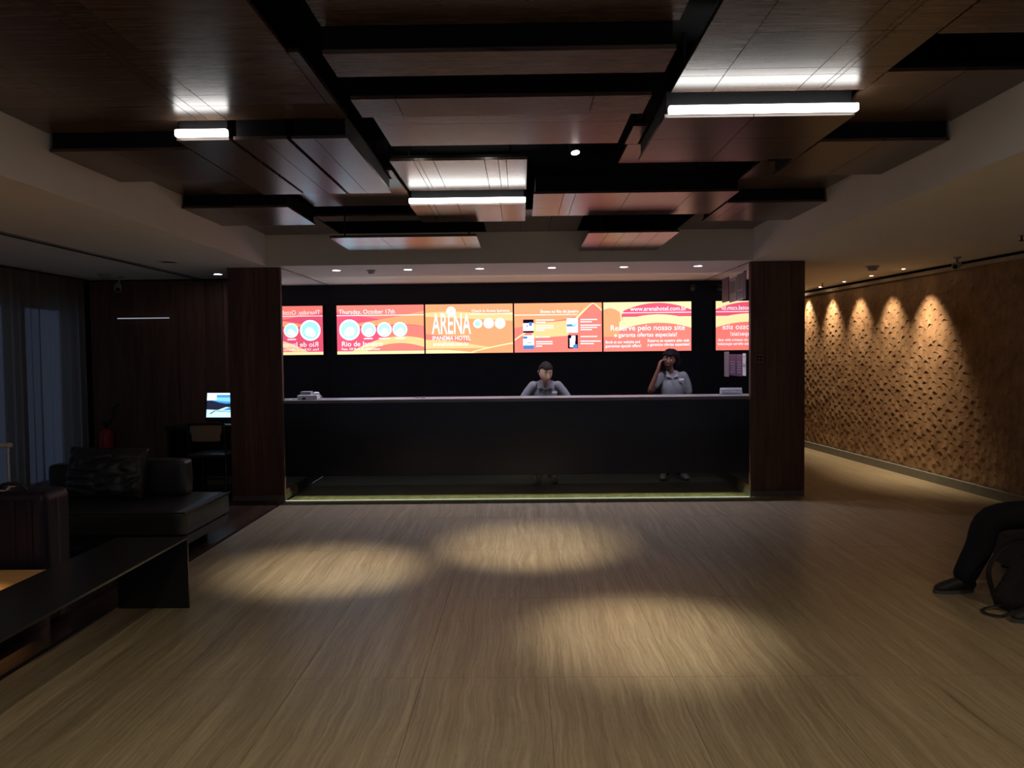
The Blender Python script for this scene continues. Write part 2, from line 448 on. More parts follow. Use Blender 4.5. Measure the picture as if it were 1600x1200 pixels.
# window wall on the left, behind the curtain
bm = NB()
WYS = [(3.2, 4.6), (4.85, 6.25), (6.5, 8.48), (8.68, 9.56)]
y = -3.0
for a, b in WYS:
    box(bm, -5.62, y, 0, -5.5, a, CZ); box(bm, -5.62, a, 2.2, -5.5, b, CZ); box(bm, -5.62, a, 0, -5.5, b, 0.12); y = b
box(bm, -5.62, y, 0, -5.5, 9.85, CZ)
struct('wall_left', bm, mat('brown wall paint', (0.10, 0.075, 0.055), 0.7), 'wall with tall windows behind the curtain')
for i, (a, b) in enumerate(WYS):
    w = structroot('window_%d' % (i + 1), (-5.56, (a + b) / 2, 0.12), 'tall window behind the curtain')
    obj('window_pane', B(-5.565, a + 0.04, 0.16, -5.557, b - 0.04, 2.16), PANE, w)
    bm = NB(); box(bm, -5.6, a, 0.12, -5.53, a + 0.04, 2.2); box(bm, -5.6, b - 0.04, 0.12, -5.53, b, 2.2)
    box(bm, -5.6, a, 0.12, -5.53, b, 0.16); box(bm, -5.6, a, 2.16, -5.53, b, 2.2)
    obj('window_frame', bm, DARKM, w)
# walls of the desk alcove
struct('wall_back', B(MX0, BY, 0, MX1, BY + 0.1, CZ), BLACKWALL, 'black wall behind the reception desk')
struct('wall_mirror_left', B(MX0 - 0.006, FY + 0.035, 0.12, MX0, BY, CZ - 0.01), MIRROR, 'mirror on the left side of the desk alcove')
struct('wall_mirror_right', B(MX1, FY + 0.035, 0.12, MX1 + 0.006, BY, CZ - 0.01), MIRROR, 'mirror on the right side of the desk alcove')
struct('wall_alcove_left', B(MX0 - 0.05, FY + 0.5, 0, MX0 - 0.021, BY + 0.1, CZ), BLACKWALL)
struct('wall_alcove_right', B(MX1 + 0.021, FY + 0.12, 0, 3.04, BY + 0.1, CZ), BLACKWALL)
def column(name, x0, x1, d, label, n):
    c = structroot(name, ((x0 + x1) / 2, FY + d / 2, 0), label)
    obj('core', B(x0 + 0.008, FY + 0.01, 0, x1 - 0.008, FY + d, CZ), VOID, c)
    xx = x0; w = (x1 - x0) / n
    for k in range(n):
        obj('board', B(xx + 0.001, FY, 0.06, xx + w - 0.001, FY + 0.02, CZ, bev=0.001, seg=1), WOODW, c); xx += w
    for xa in (x0 - 0.004, x1 - 0.012):
        obj('side_board', B(xa, FY + 0.004, 0.06, xa + 0.016, FY + d, CZ), WOODW, c)
    obj('skirting', B(x0 - 0.004, FY + 0.004, 0, x1 + 0.004, FY + d, 0.058), mat('column skirting', (0.16, 0.14, 0.12), 0.5), c)
    return c
column('wall_column_left', -3.19, -2.62, 0.5, 'dark wood clad column left of the reception desk', 4)
column('wall_column_right', 2.482, 3.06, 0.5, 'dark wood clad column right of the reception desk', 4)
struct('wall_alcove_outer', B(3.0, FY + 0.5, 0, 3.06, 15.0, CZ), mat('passage paint', (0.35, 0.28, 0.2), 0.7), 'painted wall of the passage behind the column')
struct('wall_passage_end', B(3.06, 14.9, 0, 5.5, 15.0, CZ), MATS['passage paint'], 'end wall of the passage')

# ------------------------------------------------------------------ right wall: carved chips
wr = structroot('wall_right', (5.0, 7.86, 0), 'brown wall of scalloped carved chips')
ang = math.atan(0.0688)
bm = NB(); poly(bm, [(wallX(-3.0) + 0.012, -3.0, 0), (wallX(15) + 0.012, 15, 0), (wallX(15) + 0.12, 15, 0), (wallX(-3) + 0.12, -3, 0)], CZ, 2)
obj('backing', bm, CHIP, wr)
def chipshape(bm, M, jit):
    """shingle with an arched lower edge that stands proud of the wall"""
    w, h = 0.205, 0.150
    n = 10
    top = []; bot = []
    for k in range(n + 1):
        s = k / n - 0.5
        e = math.exp(-(s / (0.12 + 0.07 * jit)) ** 2)
        top.append(Vector((s * w, 0.0012, h)))
        bot.append(Vector((s * w, 0.0022 + (0.003 + 0.007 * jit) * e, 0.012 + 0.026 * e + 0.012 * math.sin(s * 5 + jit * 9))))
    T = [bm.verts.new(M @ p) for p in top]; Bo = [bm.verts.new(M @ p) for p in bot]
    Bk = [bm.verts.new(M @ Vector((p.x, 0.0, p.z))) for p in bot]
    for k in range(n):
        bm.faces.new((T[k], T[k + 1], Bo[k + 1], Bo[k])); bm.faces.new((Bo[k], Bo[k + 1], Bk[k + 1], Bk[k]))
    bm.faces.new((T[0], Bo[0], Bk[0])); bm.faces.new((T[n], Bk[n], Bo[n]))
def chipM(y, z, tw=0.0):
    # local x runs along the wall, local y out of the wall into the room
    al = Vector((math.sin(ang), -math.cos(ang), 0)); out = Vector((-math.cos(ang), -math.sin(ang), 0)); up = Vector((0, 0, 1))
    mm = Matrix.Identity(4)
    for i in range(3): mm[i][0] = al[i]; mm[i][1] = out[i]; mm[i][2] = up[i]
    mm = mm @ Matrix.Rotation(tw, 4, 'Y')
    mm.translation = Vector((wallX(y) + 0.012, y, z))
    return mm
protos = []
for j in range(5):
    b_ = NB(); chipshape(b_, Matrix.Identity(4), j / 4.0)
    me = bpy.data.meshes.new('chip'); bmesh.ops.recalc_face_normals(b_, faces=b_.faces); b_.to_mesh(me); b_.free(); me.materials.append(CHIP); protos.append(me)
rest = NB(); cnt = 0
rows = int((2.46 - 0.10) / 0.062)
cells = []
for ri in range(rows):
    z = 0.10 + 0.062 * ri
    c = 0
    while True:
        y = 1.5 + 0.2 * c + (0.1 if ri % 2 else 0.0); c += 1
        if y > 14.85: break
        cells.append((y + random.uniform(-.03, .03), z + random.uniform(-.014, .014), ri))
cells.sort(key=lambda q: abs(q[0] - 8.6))
rl = Vector(OFF[wr])
for (y, z, ri) in cells:
    if z + 0.145 > 2.47: continue
    if 7.75 < y and cnt < 300:
        o = bpy.data.objects.new('chip', random.choice(protos)); COL.objects.link(o); o.parent = wr
        mm = chipM(y, z, random.uniform(-.3, .3)); mm.translation = mm.translation - rl; o.matrix_local = mm; cnt += 1
    else:
        chipshape(rest, chipM(y, z, random.uniform(-.3, .3)), random.random())
ro = obj('chip_field', rest, CHIP, wr); ro['kind'] = 'stuff'
def alongwall(bm, y0, y1, d0, d1, z0, z1):
    return poly(bm, [(wallX(y0) - d0, y0, z0), (wallX(y1) - d0, y1, z0), (wallX(y1) - d1, y1, z0), (wallX(y0) - d1, y0, z0)], z1 - z0, 2)
struct('baseboard_right', alongwall(NB(), -3, 14.9, -0.012, 0.035, 0.0, 0.1), BASEB, 'grey green skirting under the carved wall')
struct('trim_5', alongwall(NB(), -3, 14.9, -0.012, 0.045, 2.475, 2.515), mat('taupe rail', (0.52, 0.45, 0.37), 0.5), 'taupe rail along the top of the carved wall')
struct('trim_6', alongwall(NB(), -3, 14.9, -0.012, 0.01, 2.515, CZ), VOID, 'dark shadow gap above the taupe rail')

# ------------------------------------------------------------------ timber ceiling panels
def panel(x0, x1, y0, y1, z, label, xc=(), yc=(), low=True, zt=None):
    t = thing('timber_panel', label, 'ceiling panel', ((x0 + x1) / 2, (y0 + y1) / 2, z), 'timber ceiling panels')
    X = [x0] + [c for c in xc if x0 < c < x1] + [x1]; Y = [y0] + [c for c in yc if y0 < c < y1] + [y1]
    gg = 0.002
    for i in range(len(X) - 1):
        for j in range(len(Y) - 1):
            a = X[i] + (gg if i else 0); b = X[i + 1] - (gg if i < len(X) - 2 else 0)
            c = Y[j] + (gg if j else 0); d = Y[j + 1] - (gg if j < len(Y) - 2 else 0)
            obj('plank', B(a, c, z, b, d, z + 0.018), WOODC, t)
    if low:
        obj('black_box', B(x0 + 0.012, y0 + 0.012, z + 0.0185, x1 - 0.012, y1 - 0.012, zt or (UZ + 0.03)), VOID, t)
    else:
        obj('black_box', B(x0 + 0.01, y0 + 0.01, z + 0.0185, x1 - 0.01, y1 - 0.01, z + 0.04), VOID, t)
    for (hx, hy) in ((x0 + min(.12, (x1 - x0) / 3), y0 + min(.1, (y1 - y0) / 3)), (x1 - min(.12, (x1 - x0) / 3), y1 - min(.1, (y1 - y0) / 3))):
        if y1 - y0 > 0.22 and hy > -1:
            obj('hanger', cyl(NB(), (hx, hy, z + 0.03), (hx, hy, 3.25), 0.008, n=6), DARKM, t)
    return t
U, L = UZ, LZ
XL, XR = TX0 + 0.006, TX1 - 0.006
def seq(a, b, n, jit=0.25):
    st = (b - a) / n
    return [a + st * (k + random.uniform(-jit, jit)) for k in range(1, n)]
# upper level, left group
panel(XL, -0.995, -1.2, 4.37, U, 'large upper timber ceiling panel at the top left corner, reflecting the short light bar', [-2.3, -1.77, -1.71, -1.61], [1.4, 3.40, 3.95, 4.12], False)
panel(-0.99, -0.945, 3.42, 4.37, U, 'narrow timber strip along the right edge of the top left ceiling panel', [], [], False)
panel(XL, -1.90, 4.375, 4.57, U, 'short timber ceiling panel left of the short light bar', [-2.3], [], False)
# lower level, left group
panel(XL, -1.905, 4.58, 5.38, L, 'lowered timber ceiling panel against the left plaster edge, nearest the camera', [-2.35], [4.9])
panel(-1.895, -1.605, 4.38, 5.86, L, 'long lowered timber ceiling panel just behind the short light bar', [], [])
panel(-1.58, -1.285, 4.38, 5.86, L, 'middle one of three long lowered ceiling panels, right of the short light bar', [-1.42], [])
panel(-1.26, -0.95, 4.38, 5.86, L, 'rightmost of the three long lowered ceiling panels, purple sheen', [-1.13], [])
panel(XL, -1.9, 5.39, 6.34, U, 'upper timber ceiling panel between the two lowered ones on the left edge', [-2.4], [], False)
panel(-0.944, -0.905, 5.60, 5.865, U, 'small upper timber strip beside the three long lowered ceiling panels', [], [], False)
panel(-1.79, -0.905, 5.87, 6.90, U, 'upper timber ceiling panel left of the middle light bar', [-1.3], [], False)
panel(XL, -1.87, 6.36, 7.22, L, 'lowered timber ceiling panel against the left plaster edge, farther one', [-2.3], [])
panel(XL, -1.93, 7.23, TY1 - 0.01, U, 'upper timber ceiling panel in the far left corner', [-2.35], [], False)
panel(-1.92, -0.93, 7.40, 7.68, U, 'thin upper timber strip in front of the lowest bluish panel', [], [], False)
panel(-1.75, -0.40, 7.24, 8.12, 2.66, 'lowest bluish timber ceiling panel hanging above the left of the desk', [-1.28, -0.54], [7.52, 7.80], zt=2.685)
# centre
panel(-0.78, 0.635, -1.2, 3.16, U, 'upper timber ceiling panel at the top centre of the picture', [], [1.2, 2.6], False)
panel(-0.78, 0.625, 3.17, 3.43, L, 'nearest of two lowered timber strips across the ceiling centre', [], [])
panel(-0.79, 0.62, 3.73, 4.01, L, 'second lowered timber strip across the ceiling centre, with two seams', [-0.58, 0.35], [])
panel(-0.80, 0.61, 4.02, 4.96, U, 'upper timber ceiling panel in front of the track spotlight', [], [4.5], False)
panel(-0.875, 0.05, 5.34, 6.30, U, 'brightly lit timber ceiling panel in front of the middle light bar', [-0.715, -0.68, -0.58, -0.237, -0.144, -0.09], [], False)
panel(-0.885, 0.045, 6.36, 7.17, L, 'lowered timber ceiling panel behind the middle light bar, pink sheen', [-0.733, -0.687, -0.50, -0.156], [])
panel(0.105, 1.645, 5.97, 6.92, L, 'long lowered timber ceiling panel with pink and orange sheen right of centre', [0.33, 0.42, 0.83, 1.3], [6.55])
panel(-0.36, 0.60, 7.19, TY1 - 0.01, U, 'upper dull timber ceiling panel between the two lowest panels', [0.0, 0.3], [], False)
panel(0.615, 1.43, 7.14, 8.38, 2.66, 'lowest pink timber ceiling panel hanging above the right of the desk', [0.79, 0.94, 1.09, 1.25], [], zt=2.685)
# right group
panel(0.765, 1.725, -1.2, 4.02, U, 'large upper timber ceiling panel reflecting the longest looking light bar', [0.97, 1.39, 1.5, 1.53], [1.6, 3.29, 3.70, 3.79], False)
panel(1.735, XR, -1.2, 3.33, U, 'upper timber ceiling panel at the top right corner of the picture', [2.1], [1.5], False)
panel(1.735, XR, 3.77, 4.59, U, 'upper timber ceiling panel behind the dark opening at the top right', [2.1], [], False)
panel(0.745, 1.715, 4.09, 4.99, L, 'lowered timber ceiling panel behind the right light bar', [1.2], [4.5])
panel(0.68, 1.70, 5.0, 5.48, U, 'upper timber ceiling strip behind the right lowered panel', [1.1], [], False)
panel(0.66, 0.738, 4.6, 4.99, U, 'small upper timber piece left of the right lowered panel', [], [], False)
panel(1.73, XR, 4.60, 5.46, L, 'lowered timber ceiling panel against the right plaster edge, nearer one', [2.1], [])
panel(1.66, XR, 5.49, 6.41, U, 'upper timber ceiling panel between the two lowered ones on the right edge', [1.82], [], False)
panel(1.67, XR, 6.43, 7.30, L, 'lowered timber ceiling panel against the right plaster edge, farther one', [1.76, 1.9], [])
panel(1.66, XR, 7.32, TY1 - 0.01, U, 'upper timber ceiling panel in the far right corner', [2.05], [], False)

BAR = emit('white light bar', (1.0, 0.97, 0.93), 2.6)
def lightbar(x0, x1, y, z, label):
    t = thing('light_bar', label, 'light bar', ((x0 + x1) / 2, y, z), 'linear ceiling light bars')
    obj('diffuser', B(x0, y - 0.042, z, x1, y - 0.004, z + 0.038, bev=0.006), BAR, t)
    obj('mount', B(x0 + 0.01, y - 0.004, z + 0.004, x1 - 0.01, y + 0.010, z + 0.034), DARKM, t)
lightbar(0.76, 1.715, 4.08, 2.79, 'long white light bar on the right of the timber ceiling')
lightbar(-0.885, 0.045, 6.35, 2.79, 'white light bar at the middle of the timber ceiling')
lightbar(-1.885, -1.60, 4.37, 2.79, 'short white light bar on the left of the timber ceiling')

# track with spots in the black slots
def trackspot(loc, tgt, watts, deg, label, col=NEUT):
    t = thing('track_spotlight', label, 'spotlight', loc, 'ceiling spotlights')
    loc = Vector(loc); d = (Vector(tgt) - loc).normalized()
    obj('body', cyl(NB(), loc - d * 0.11, loc, 0.035, n=16), BLACKP, t, smooth=False)
    obj('lamp', cyl(NB(), loc + d * 0.0005, loc + d * 0.003, 0.026, n=16), emit('spot lamp', (1.0, 0.93, 0.8), 6.0), t)
    obj('stem', cyl(NB(), loc - d * 0.08, (loc.x, loc.y, 3.13), 0.008, n=8), DARKM, t)
    spot('beam', loc + d * 0.02, tgt, watts, deg, col, 1.0, 0.12 if deg < 60 else 0.04, t)
tr = tag(obj('lighting_track', B(-0.95, 5.11, 3.13, 0.72, 5.15, 3.16), DARKM), 'black lighting track inside the ceiling slot', 'lighting track')
trackspot((0.36, 5.13, 2.872), (0.69, 4.38, 0), 92, 33, 'lit track spotlight visible in the dark slot right of centre', NEUT)
trackspot((-0.22, 5.14, 2.97), (0.06, 6.45, 0), 140, 34, 'track spotlight aimed at the middle floor pool, beside the lit timber panel')
trackspot((-0.70, 5.14, 2.97), (-1.45, 5.78, 0), 125, 33, 'track spotlight aimed at the left floor pool')

for k, (x, y, w) in enumerate([(-0.887, 2.3, 14), (0.70, 2.3, 14), (-0.887, 0.2, 16), (0.70, 0.2, 16)]):  # added fill lamps, out of view, raising the general light on the floor
    trackspot((x, y, 2.90), (x * 1.3, y + 0.6, 0), w, 125, ['left slot, nearer the desk', 'right slot, nearer the desk', 'left slot, farther from the desk', 'right slot, farther from the desk'][k] + ': added wide fill spotlight, unseen above the picture frame', (1.0, 0.85, 0.60))

# ------------------------------------------------------------------ ceiling fittings
def downlight(x, y, label, watts, col, deg=95, r=0.045, group='recessed downlights', em=14.0, tgt=None):
    t = thing('downlight', label, 'downlight', (x, y, CZ - 0.008), group)
    bm = NB(); ring(bm, (x, y, CZ - 0.008), [(r, 0), (r + 0.013, 0), (r + 0.015, 0.0078), (r, 0.0078)], 24)
    obj('rim', bm, WHITEP, t)
    obj('lamp', cyl(NB(), (x, y, CZ - 0.006), (x, y, CZ - 0.002), r - 0.001, n=20), emit('lamp %s %s' % (col, em), col, em), t)
    spot('beam', (x, y, CZ - 0.012), tgt or (x, y, 0), watts, deg, col, 0.7 if r > 0.03 else 1.0, 0.036, t)
ORD = ['leftmost', 'second from left', 'third from left', 'third from right', 'second from right', 'rightmost']
for k, x in enumerate([-2.08, -1.27, -0.46, 0.35, 1.16, 1.99]):
    downlight(x, 8.90, ORD[k] + ' of the six downlights in a row above the reception desk', 17, (0.80, 0.76, 1.0), 120, em=6.0)
downlight(-3.52, 9.15, 'single lit downlight in the lounge ceiling beside the left column', 1.5, (0.85, 0.87, 1.0), 80)
WS = ['nearest the camera', 'second nearest', 'middle', 'second farthest', 'farthest, beside the column']
for k, (x, y) in enumerate([(4.57, 9.50), (4.56, 10.34), (4.55, 11.18), (4.53, 12.02), (4.52, 12.86)]):
    downlight(x, y, 'tiny warm wall washing downlight by the carved wall, ' + WS[k], [58, 36, 32, 36, 36][k], (1.0, 0.79, 0.55), 72, 0.022,
              'small downlights along the carved wall', 14.0, (x + 0.50, y - 0.02, 0.45))
for x, y, w_, lb in ((3.9, 2.9, 22, 'nearer the carved wall scallops'), (3.9, 0.6, 22, 'farthest from the desk')):  # unseen downlights added so their bounce brightens the passage plaster
    downlight(x, y, 'added wide warm fill downlight in the passage ceiling outside the picture, ' + lb, w_, (1.0, 0.78, 0.52), 120)
for x, y, w_, lb in ((-4.35, 2.2, 24, 'near the curtain'), (-3.4, 0.2, 15, 'farthest from the desk')):  # unseen lamps added to lift the lounge ceiling by bounced light
    downlight(x, y, 'added wide fill downlight in the lounge ceiling outside the picture, ' + lb, w_, (1.0, 0.84, 0.62), 120)
# downlight over the low table, outside the picture
downlight(-3.1, 3.9, 'downlight in the lounge ceiling above the oak table', 42, (1.0, 0.68, 0.34), 26, 0.04)
def detector(x, y, label, r=0.055, h=0.045, m_=WHITEP):
    t = thing('smoke_detector', label, 'smoke detector', (x, y, CZ - h), 'smoke detectors')
    obj('base', lathe(NB(), (x, y, CZ), [(r * 0.95, -0.012), (r, -0.010), (r, 0)], 20), m_, t)
    obj('sensor_head', lathe(NB(), (x, y, CZ), [(r * 0.35, -h), (r * 0.6, -h * 0.9), (r * 0.72, -0.013)], 20), m_, t)
detector(-1.70, 8.98, 'white smoke detector above the left of the desk, between two downlights', m_=GREYP)
detector(4.07, 9.2, 'smoke detector in the passage ceiling by the carved wall', 0.075, 0.055, GREYP)
detector(-4.80, 9.05, 'smoke detector in the lounge ceiling above the corner camera', 0.07, 0.05, GREYP)
def sprinkler(x, y, label):
    t = thing('sprinkler', label, 'sprinkler', (x, y, CZ - 0.05), 'fire sprinklers')
    obj('stem', cyl(NB(), (x, y, CZ - 0.035), (x, y, CZ), 0.008, n=8), DARKM, t)
    obj('deflector', lathe(NB(), (x, y, CZ - 0.05), [(0.02, 0), (0.022, 0.004), (0.006, 0.015)], 12), DARKM, t)
    obj('escutcheon', lathe(NB(), (x, y, CZ - 0.004), [(0.025, 0), (0.03, 0.0038)], 16), GREYP, t)
sprinkler(4.35, 11.45, 'small fire sprinkler in the passage ceiling near the column')
sprinkler(4.30, 6.85, 'small fire sprinkler in the passage ceiling at the right picture edge')
def seccam(p, d, label, ceil):
    p = Vector(p); d = Vector(d).normalized()
    t = thing('security_camera', label, 'camera', p, 'security cameras')
    obj('body', lathe(NB(), p, [(0.02, -0.06), (0.036, -0.05), (0.04, 0.05), (0.036, 0.06)], 18, M=d.to_track_quat('Z', 'Y').to_matrix()), GREYP if ceil != 'wall' else DARKM, t)
    obj('lens', lathe(NB(), p + d * 0.0605, [(0.024, 0), (0.024, 0.003)], 16, M=d.to_track_quat('Z', 'Y').to_matrix()), LENS, t)
    if ceil == 'wall': obj('bracket', cyl(NB(), p - d * 0.05, (p.x + 0.02, BY, p.z + 0.03), 0.012, n=8), DARKM, t)
    else:
        obj('bracket', cyl(NB(), p + Vector((0, 0, 0.025)), (p.x + 0.02, p.y + 0.03, CZ), 0.012, n=8), GREYP, t)
        obj('mount', lathe(NB(), (p.x + 0.02, p.y + 0.03, CZ - 0.012), [(0.035, 0), (0.04, 0.0118)], 16), GREYP, t)
seccam((4.60, 8.40, CZ - 0.09), (-0.75, -0.8, -0.25), 'white security camera under the ceiling by the carved wall', 'c')
seccam((2.30, 10.60, 2.44), (-0.3, -1, -0.3), 'dark security camera high on the black wall right of the screens', 'wall')
seccam((-4.77, 9.30, CZ - 0.13), (0.35, -0.8, -0.5), 'security camera hanging in the dark lounge corner by the curtain', 'c')
sp = thing('ceiling_speaker', 'round flush ceiling vent in the lounge ceiling', 'ceiling vent', (-3.55, 7.93, CZ - 0.012))
obj('rim', ring(NB(), (-3.55, 7.93, CZ - 0.010), [(0.085, 0), (0.105, 0.002), (0.11, 0.0098), (0.085, 0.0098)], 28), PLASTER, sp)
obj('core', cyl(NB(), (-3.55, 7.93, CZ - 0.004), (-3.55, 7.93, CZ - 0.001), 0.084, n=28), VOID, sp)
sd = thing('slot_diffuser', 'long dark linear air slot in the lounge ceiling', 'air vent', (-3.93, 6.3, CZ - 0.006))
for k in (0, 1):
    obj('slot', B(-4.0 + 0.05 * k, 2.5, CZ - 0.003, -3.975 + 0.05 * k, 9.70, CZ - 0.001), VOID, sd)
obj('slot_frame', B(-4.012, 2.5, CZ - 0.006, -4.001, 9.70, CZ - 0.0005), DARKM, sd)
obj('slot_frame', B(-3.924, 2.5, CZ - 0.006, -3.913, 9.70, CZ - 0.0005), GREYP, sd)
hd = thing('wall_glow_strip', 'thin faintly glowing strip high on the veneered lounge wall', 'strip light', (-4.68, 9.70, 2.07))
obj('strip', B(-4.99, 9.692, 2.066, -4.35, 9.704, 2.078), emit('dim strip', (0.75, 0.78, 0.9), 0.09), hd)  # thin bright line drawn as a strip with faint emission
obj('carrier', B(-4.99, 9.704, 2.062, -4.35, 9.7175, 2.082), DARKM, hd)

# ------------------------------------------------------------------ curtain
bm = NB()
ny, nz_ = 420, 10
gridv = []
for j in range(nz_ + 1):
    z = 0.015 + (CZ - 0.03) * j / nz_
    row = []
    for i in range(ny + 1):
        y = 2.6 + (9.66 - 2.6) * i / ny
        a = 0.032 * math.sin(y * 2 * PI / 0.17 + 1.3 * math.sin(y * 3.1)) + 0.014 * math.sin(y * 2 * PI / 0.41 + 2)
        a *= 0.75 + 0.25 * (1 - j / nz_)
        row.append(bm.verts.new((-5.36 + a, y, z)))
    gridv.append(row)
for j in range(nz_):
    for i in range(ny):
        bm.faces.new((gridv[j][i], gridv[j][i + 1], gridv[j + 1][i + 1], gridv[j + 1][i]))
ct = thing('curtain', 'floor length sheer beige curtain over blue dusk windows', 'curtain', (-5.36, 6.1, 0.015))
obj('cloth', bm, CURT, ct, smooth=True)
obj('curtain_rail', B(-5.40, 2.6, CZ - 0.014, -5.32, 9.66, CZ - 0.001), DARKM, ct)

# ------------------------------------------------------------------ reception counter
rc = thing('reception_counter', 'long black lacquered reception counter with grey stone top', 'counter', (-0.07, FY, 0))
obj('front_panel', B(MX0 + 0.004, FY, 0.262, MX1 - 0.002, FY + 0.03, 1.064), BLACK, rc)
obj('counter_top', B(MX0 + 0.004, FY - 0.01, 1.065, MX1 - 0.002, FY + 0.42, 1.1, bev=0.003, seg=1), STONETOP, rc)
obj('work_surface', B(MX0 + 0.09, FY + 0.32, 0.74, MX1 - 0.02, FY + 0.78, 0.765), BLACK, rc)
obj('glass_front', B(MX0 + 0.02, FY - 0.02, 0.001, MX1 - 0.01, FY - 0.012, 0.262), GLASS, rc)
obj('underside', B(MX0 + 0.02, FY + 0.12, 0.262, MX1 - 0.01, FY + 0.34, 0.40), BLACK, rc)
LED = emit('green white led strip', (0.92, 1.0, 0.70), 3.6)
obj('led_strip', B(MX0 + 0.05, FY + 0.045, 0.365, MX1 - 0.04, FY + 0.095, 0.37), LED, rc)

# things on the counter
t = thing('card_terminal', 'small white printer box at the left end of the counter', 'printer', (-2.37, FY + 0.15, 1.1))
bm = B(-2.48, FY + 0.08, 1.1005, -2.26, FY + 0.24, 1.152, bev=0.008); obj('case', bm, WHITEP, t)
obj('paper_slot', cyl(NB(), (-2.405, FY + 0.078, 1.105), (-2.405, FY + 0.079, 1.105), 0.022, n=20), BLACKP, t)
obj('keypad', B(-2.45, FY + 0.10, 1.153, -2.335, FY + 0.20, 1.19, bev=0.006), GREYP, t)
obj('handset', lathe(NB(), (-2.29, FY + 0.16, 1.168), [(0.01, -0.016), (0.034, -0.008), (0.036, 0.004), (0.02, 0.014)], 16), WHITEP, t)
obj('cable', tube(NB(), [(-2.27, FY + 0.17, 1.168), (-2.245, FY + 0.18, 1.14), (-2.225, FY + 0.19, 1.106)], 0.005, 6), GREYP, t)
tag(obj('cable_bundle', tube(NB(), [(-2.60, FY + 0.10, 1.106), (-2.57, FY + 0.07, 1.107), (-2.54, FY + 0.12, 1.108), (-2.52, FY + 0.08, 1.11), (-2.49, FY + 0.14, 1.107)], 0.007, 6), WHITEP),
    'white crumpled cable at the left end of the counter beside the printer box', 'cable')
for k, (x, w) in enumerate([(-1.17, 0.022), (-1.105, 0.028)]):
    tag(obj('pen_tray', B(x - w, FY + 0.2, 1.1, x + w, FY + 0.24, 1.112, bev=0.003), GREYP), ['brighter left one', 'dimmer right one'][k] + ' of two tiny pale objects on the counter', 'desk item', 'tiny objects on the counter')
t = thing('desk_sign', 'silver CONCIERGE sign standing at the right end of the counter', 'sign', (2.29, FY + 0.10, 1.1))
bm = NB(); poly(bm, [(2.172, FY + 0.05, 1.1), (2.172, FY + 0.085, 1.185), (2.172, FY + 0.092, 1.185), (2.172, FY + 0.125, 1.1), (2.172, FY + 0.118, 1.1), (2.172, FY + 0.088, 1.176), (2.172, FY + 0.057, 1.1)], 0.235, 0)
obj('plate', bm, mat('silver plate', (0.80, 0.84, 0.9), 0.4, metal=0.0, var=0.03), t)
th = math.atan2(0.035, 0.085)
Rt = Matrix.Rotation(PI / 2 - th, 4, 'X')
obj('lettering_band', poly(NB(), [(2.178, FY + 0.0582, 1.123), (2.40, FY + 0.0582, 1.123), (2.40, FY + 0.0747, 1.163), (2.178, FY + 0.0747, 1.163)], -0.0006, 1), mat('sign grey', (0.30, 0.33, 0.37), 0.5), t)
obj('lettering', text_bm('CONCIERGE', 0.04, (2.182, FY + 0.0578, 1.128), 0.212, bold=0.0008, rot=Rt), mat('white paint', (0.9, 0.9, 0.9), 0.5, var=0.0), t)

# ------------------------------------------------------------------ video wall
SY = BY - 0.075                         # front of the screens
SX0, SW, SH, SZ0 = -2.525, 1.21, 0.665, 1.60
def E_(name, c, s): return emit('screen ' + name, c, s * 0.30)
C_RED = E_('red', (0.94, 0.11, 0.20), 1.0); C_COR = E_('coral', (1.0, 0.22, 0.18), 1.1); C_ORG = E_('orange', (1.0, 0.36, 0.17), 1.15)
C_AMB = E_('amber', (1.0, 0.60, 0.27), 1.15); C_YEL = E_('yellow', (1.0, 0.80, 0.40), 1.2); C_WHT = emit('screen white', (0.88, 0.86, 1.0), 0.9)
C_CYA = emit('screen cyan', (0.12, 0.72, 1.0), 1.3); C_BLU = emit('screen blue', (0.10, 0.30, 0.75), .25, False); C_DRK = emit('screen dark', (0.03, 0.01, 0.04), .1, False)
C_PAL = emit('screen pale', (0.60, 0.95, 1.0), 1.2); C_MAG = emit('screen pale pink', (1.0, 0.78, 0.85), .5, False)
C_TXT = emit('screen text', (1.0, 0.93, 0.96), 0.34, False)
scr_labels = ['leftmost wall screen, showing Thursday, October 17th and weather circles', 'second wall screen from the left, showing the ARENA logo',
              'third wall screen from the left, showing four small pictures', 'rightmost wall screen, showing a web address']
SCR = []
for k in range(4):
    x0 = SX0 + SW * k
    t = thing('wall_screen', scr_labels[k], 'screen', (x0 + SW / 2, SY, SZ0), 'video wall screens')
    obj('housing', B(x0 + 0.001, SY, SZ0 - 0.005, x0 + SW - 0.001, BY, SZ0 + SH + 0.005), BLACKP, t)
    SCR.append((t, x0))
def layer(k, name, pts, m_, lv):
    """flat printed shape on screen k, pts in 0..1 across and up"""
    t, x0 = SCR[k]
    b = 0.011
    P = [(x0 + b + u * (SW - 2 * b), SY - 0.0006 * lv, SZ0 + v * SH) for u, v in pts]
    return obj(name, poly(NB(), P), m_, t)
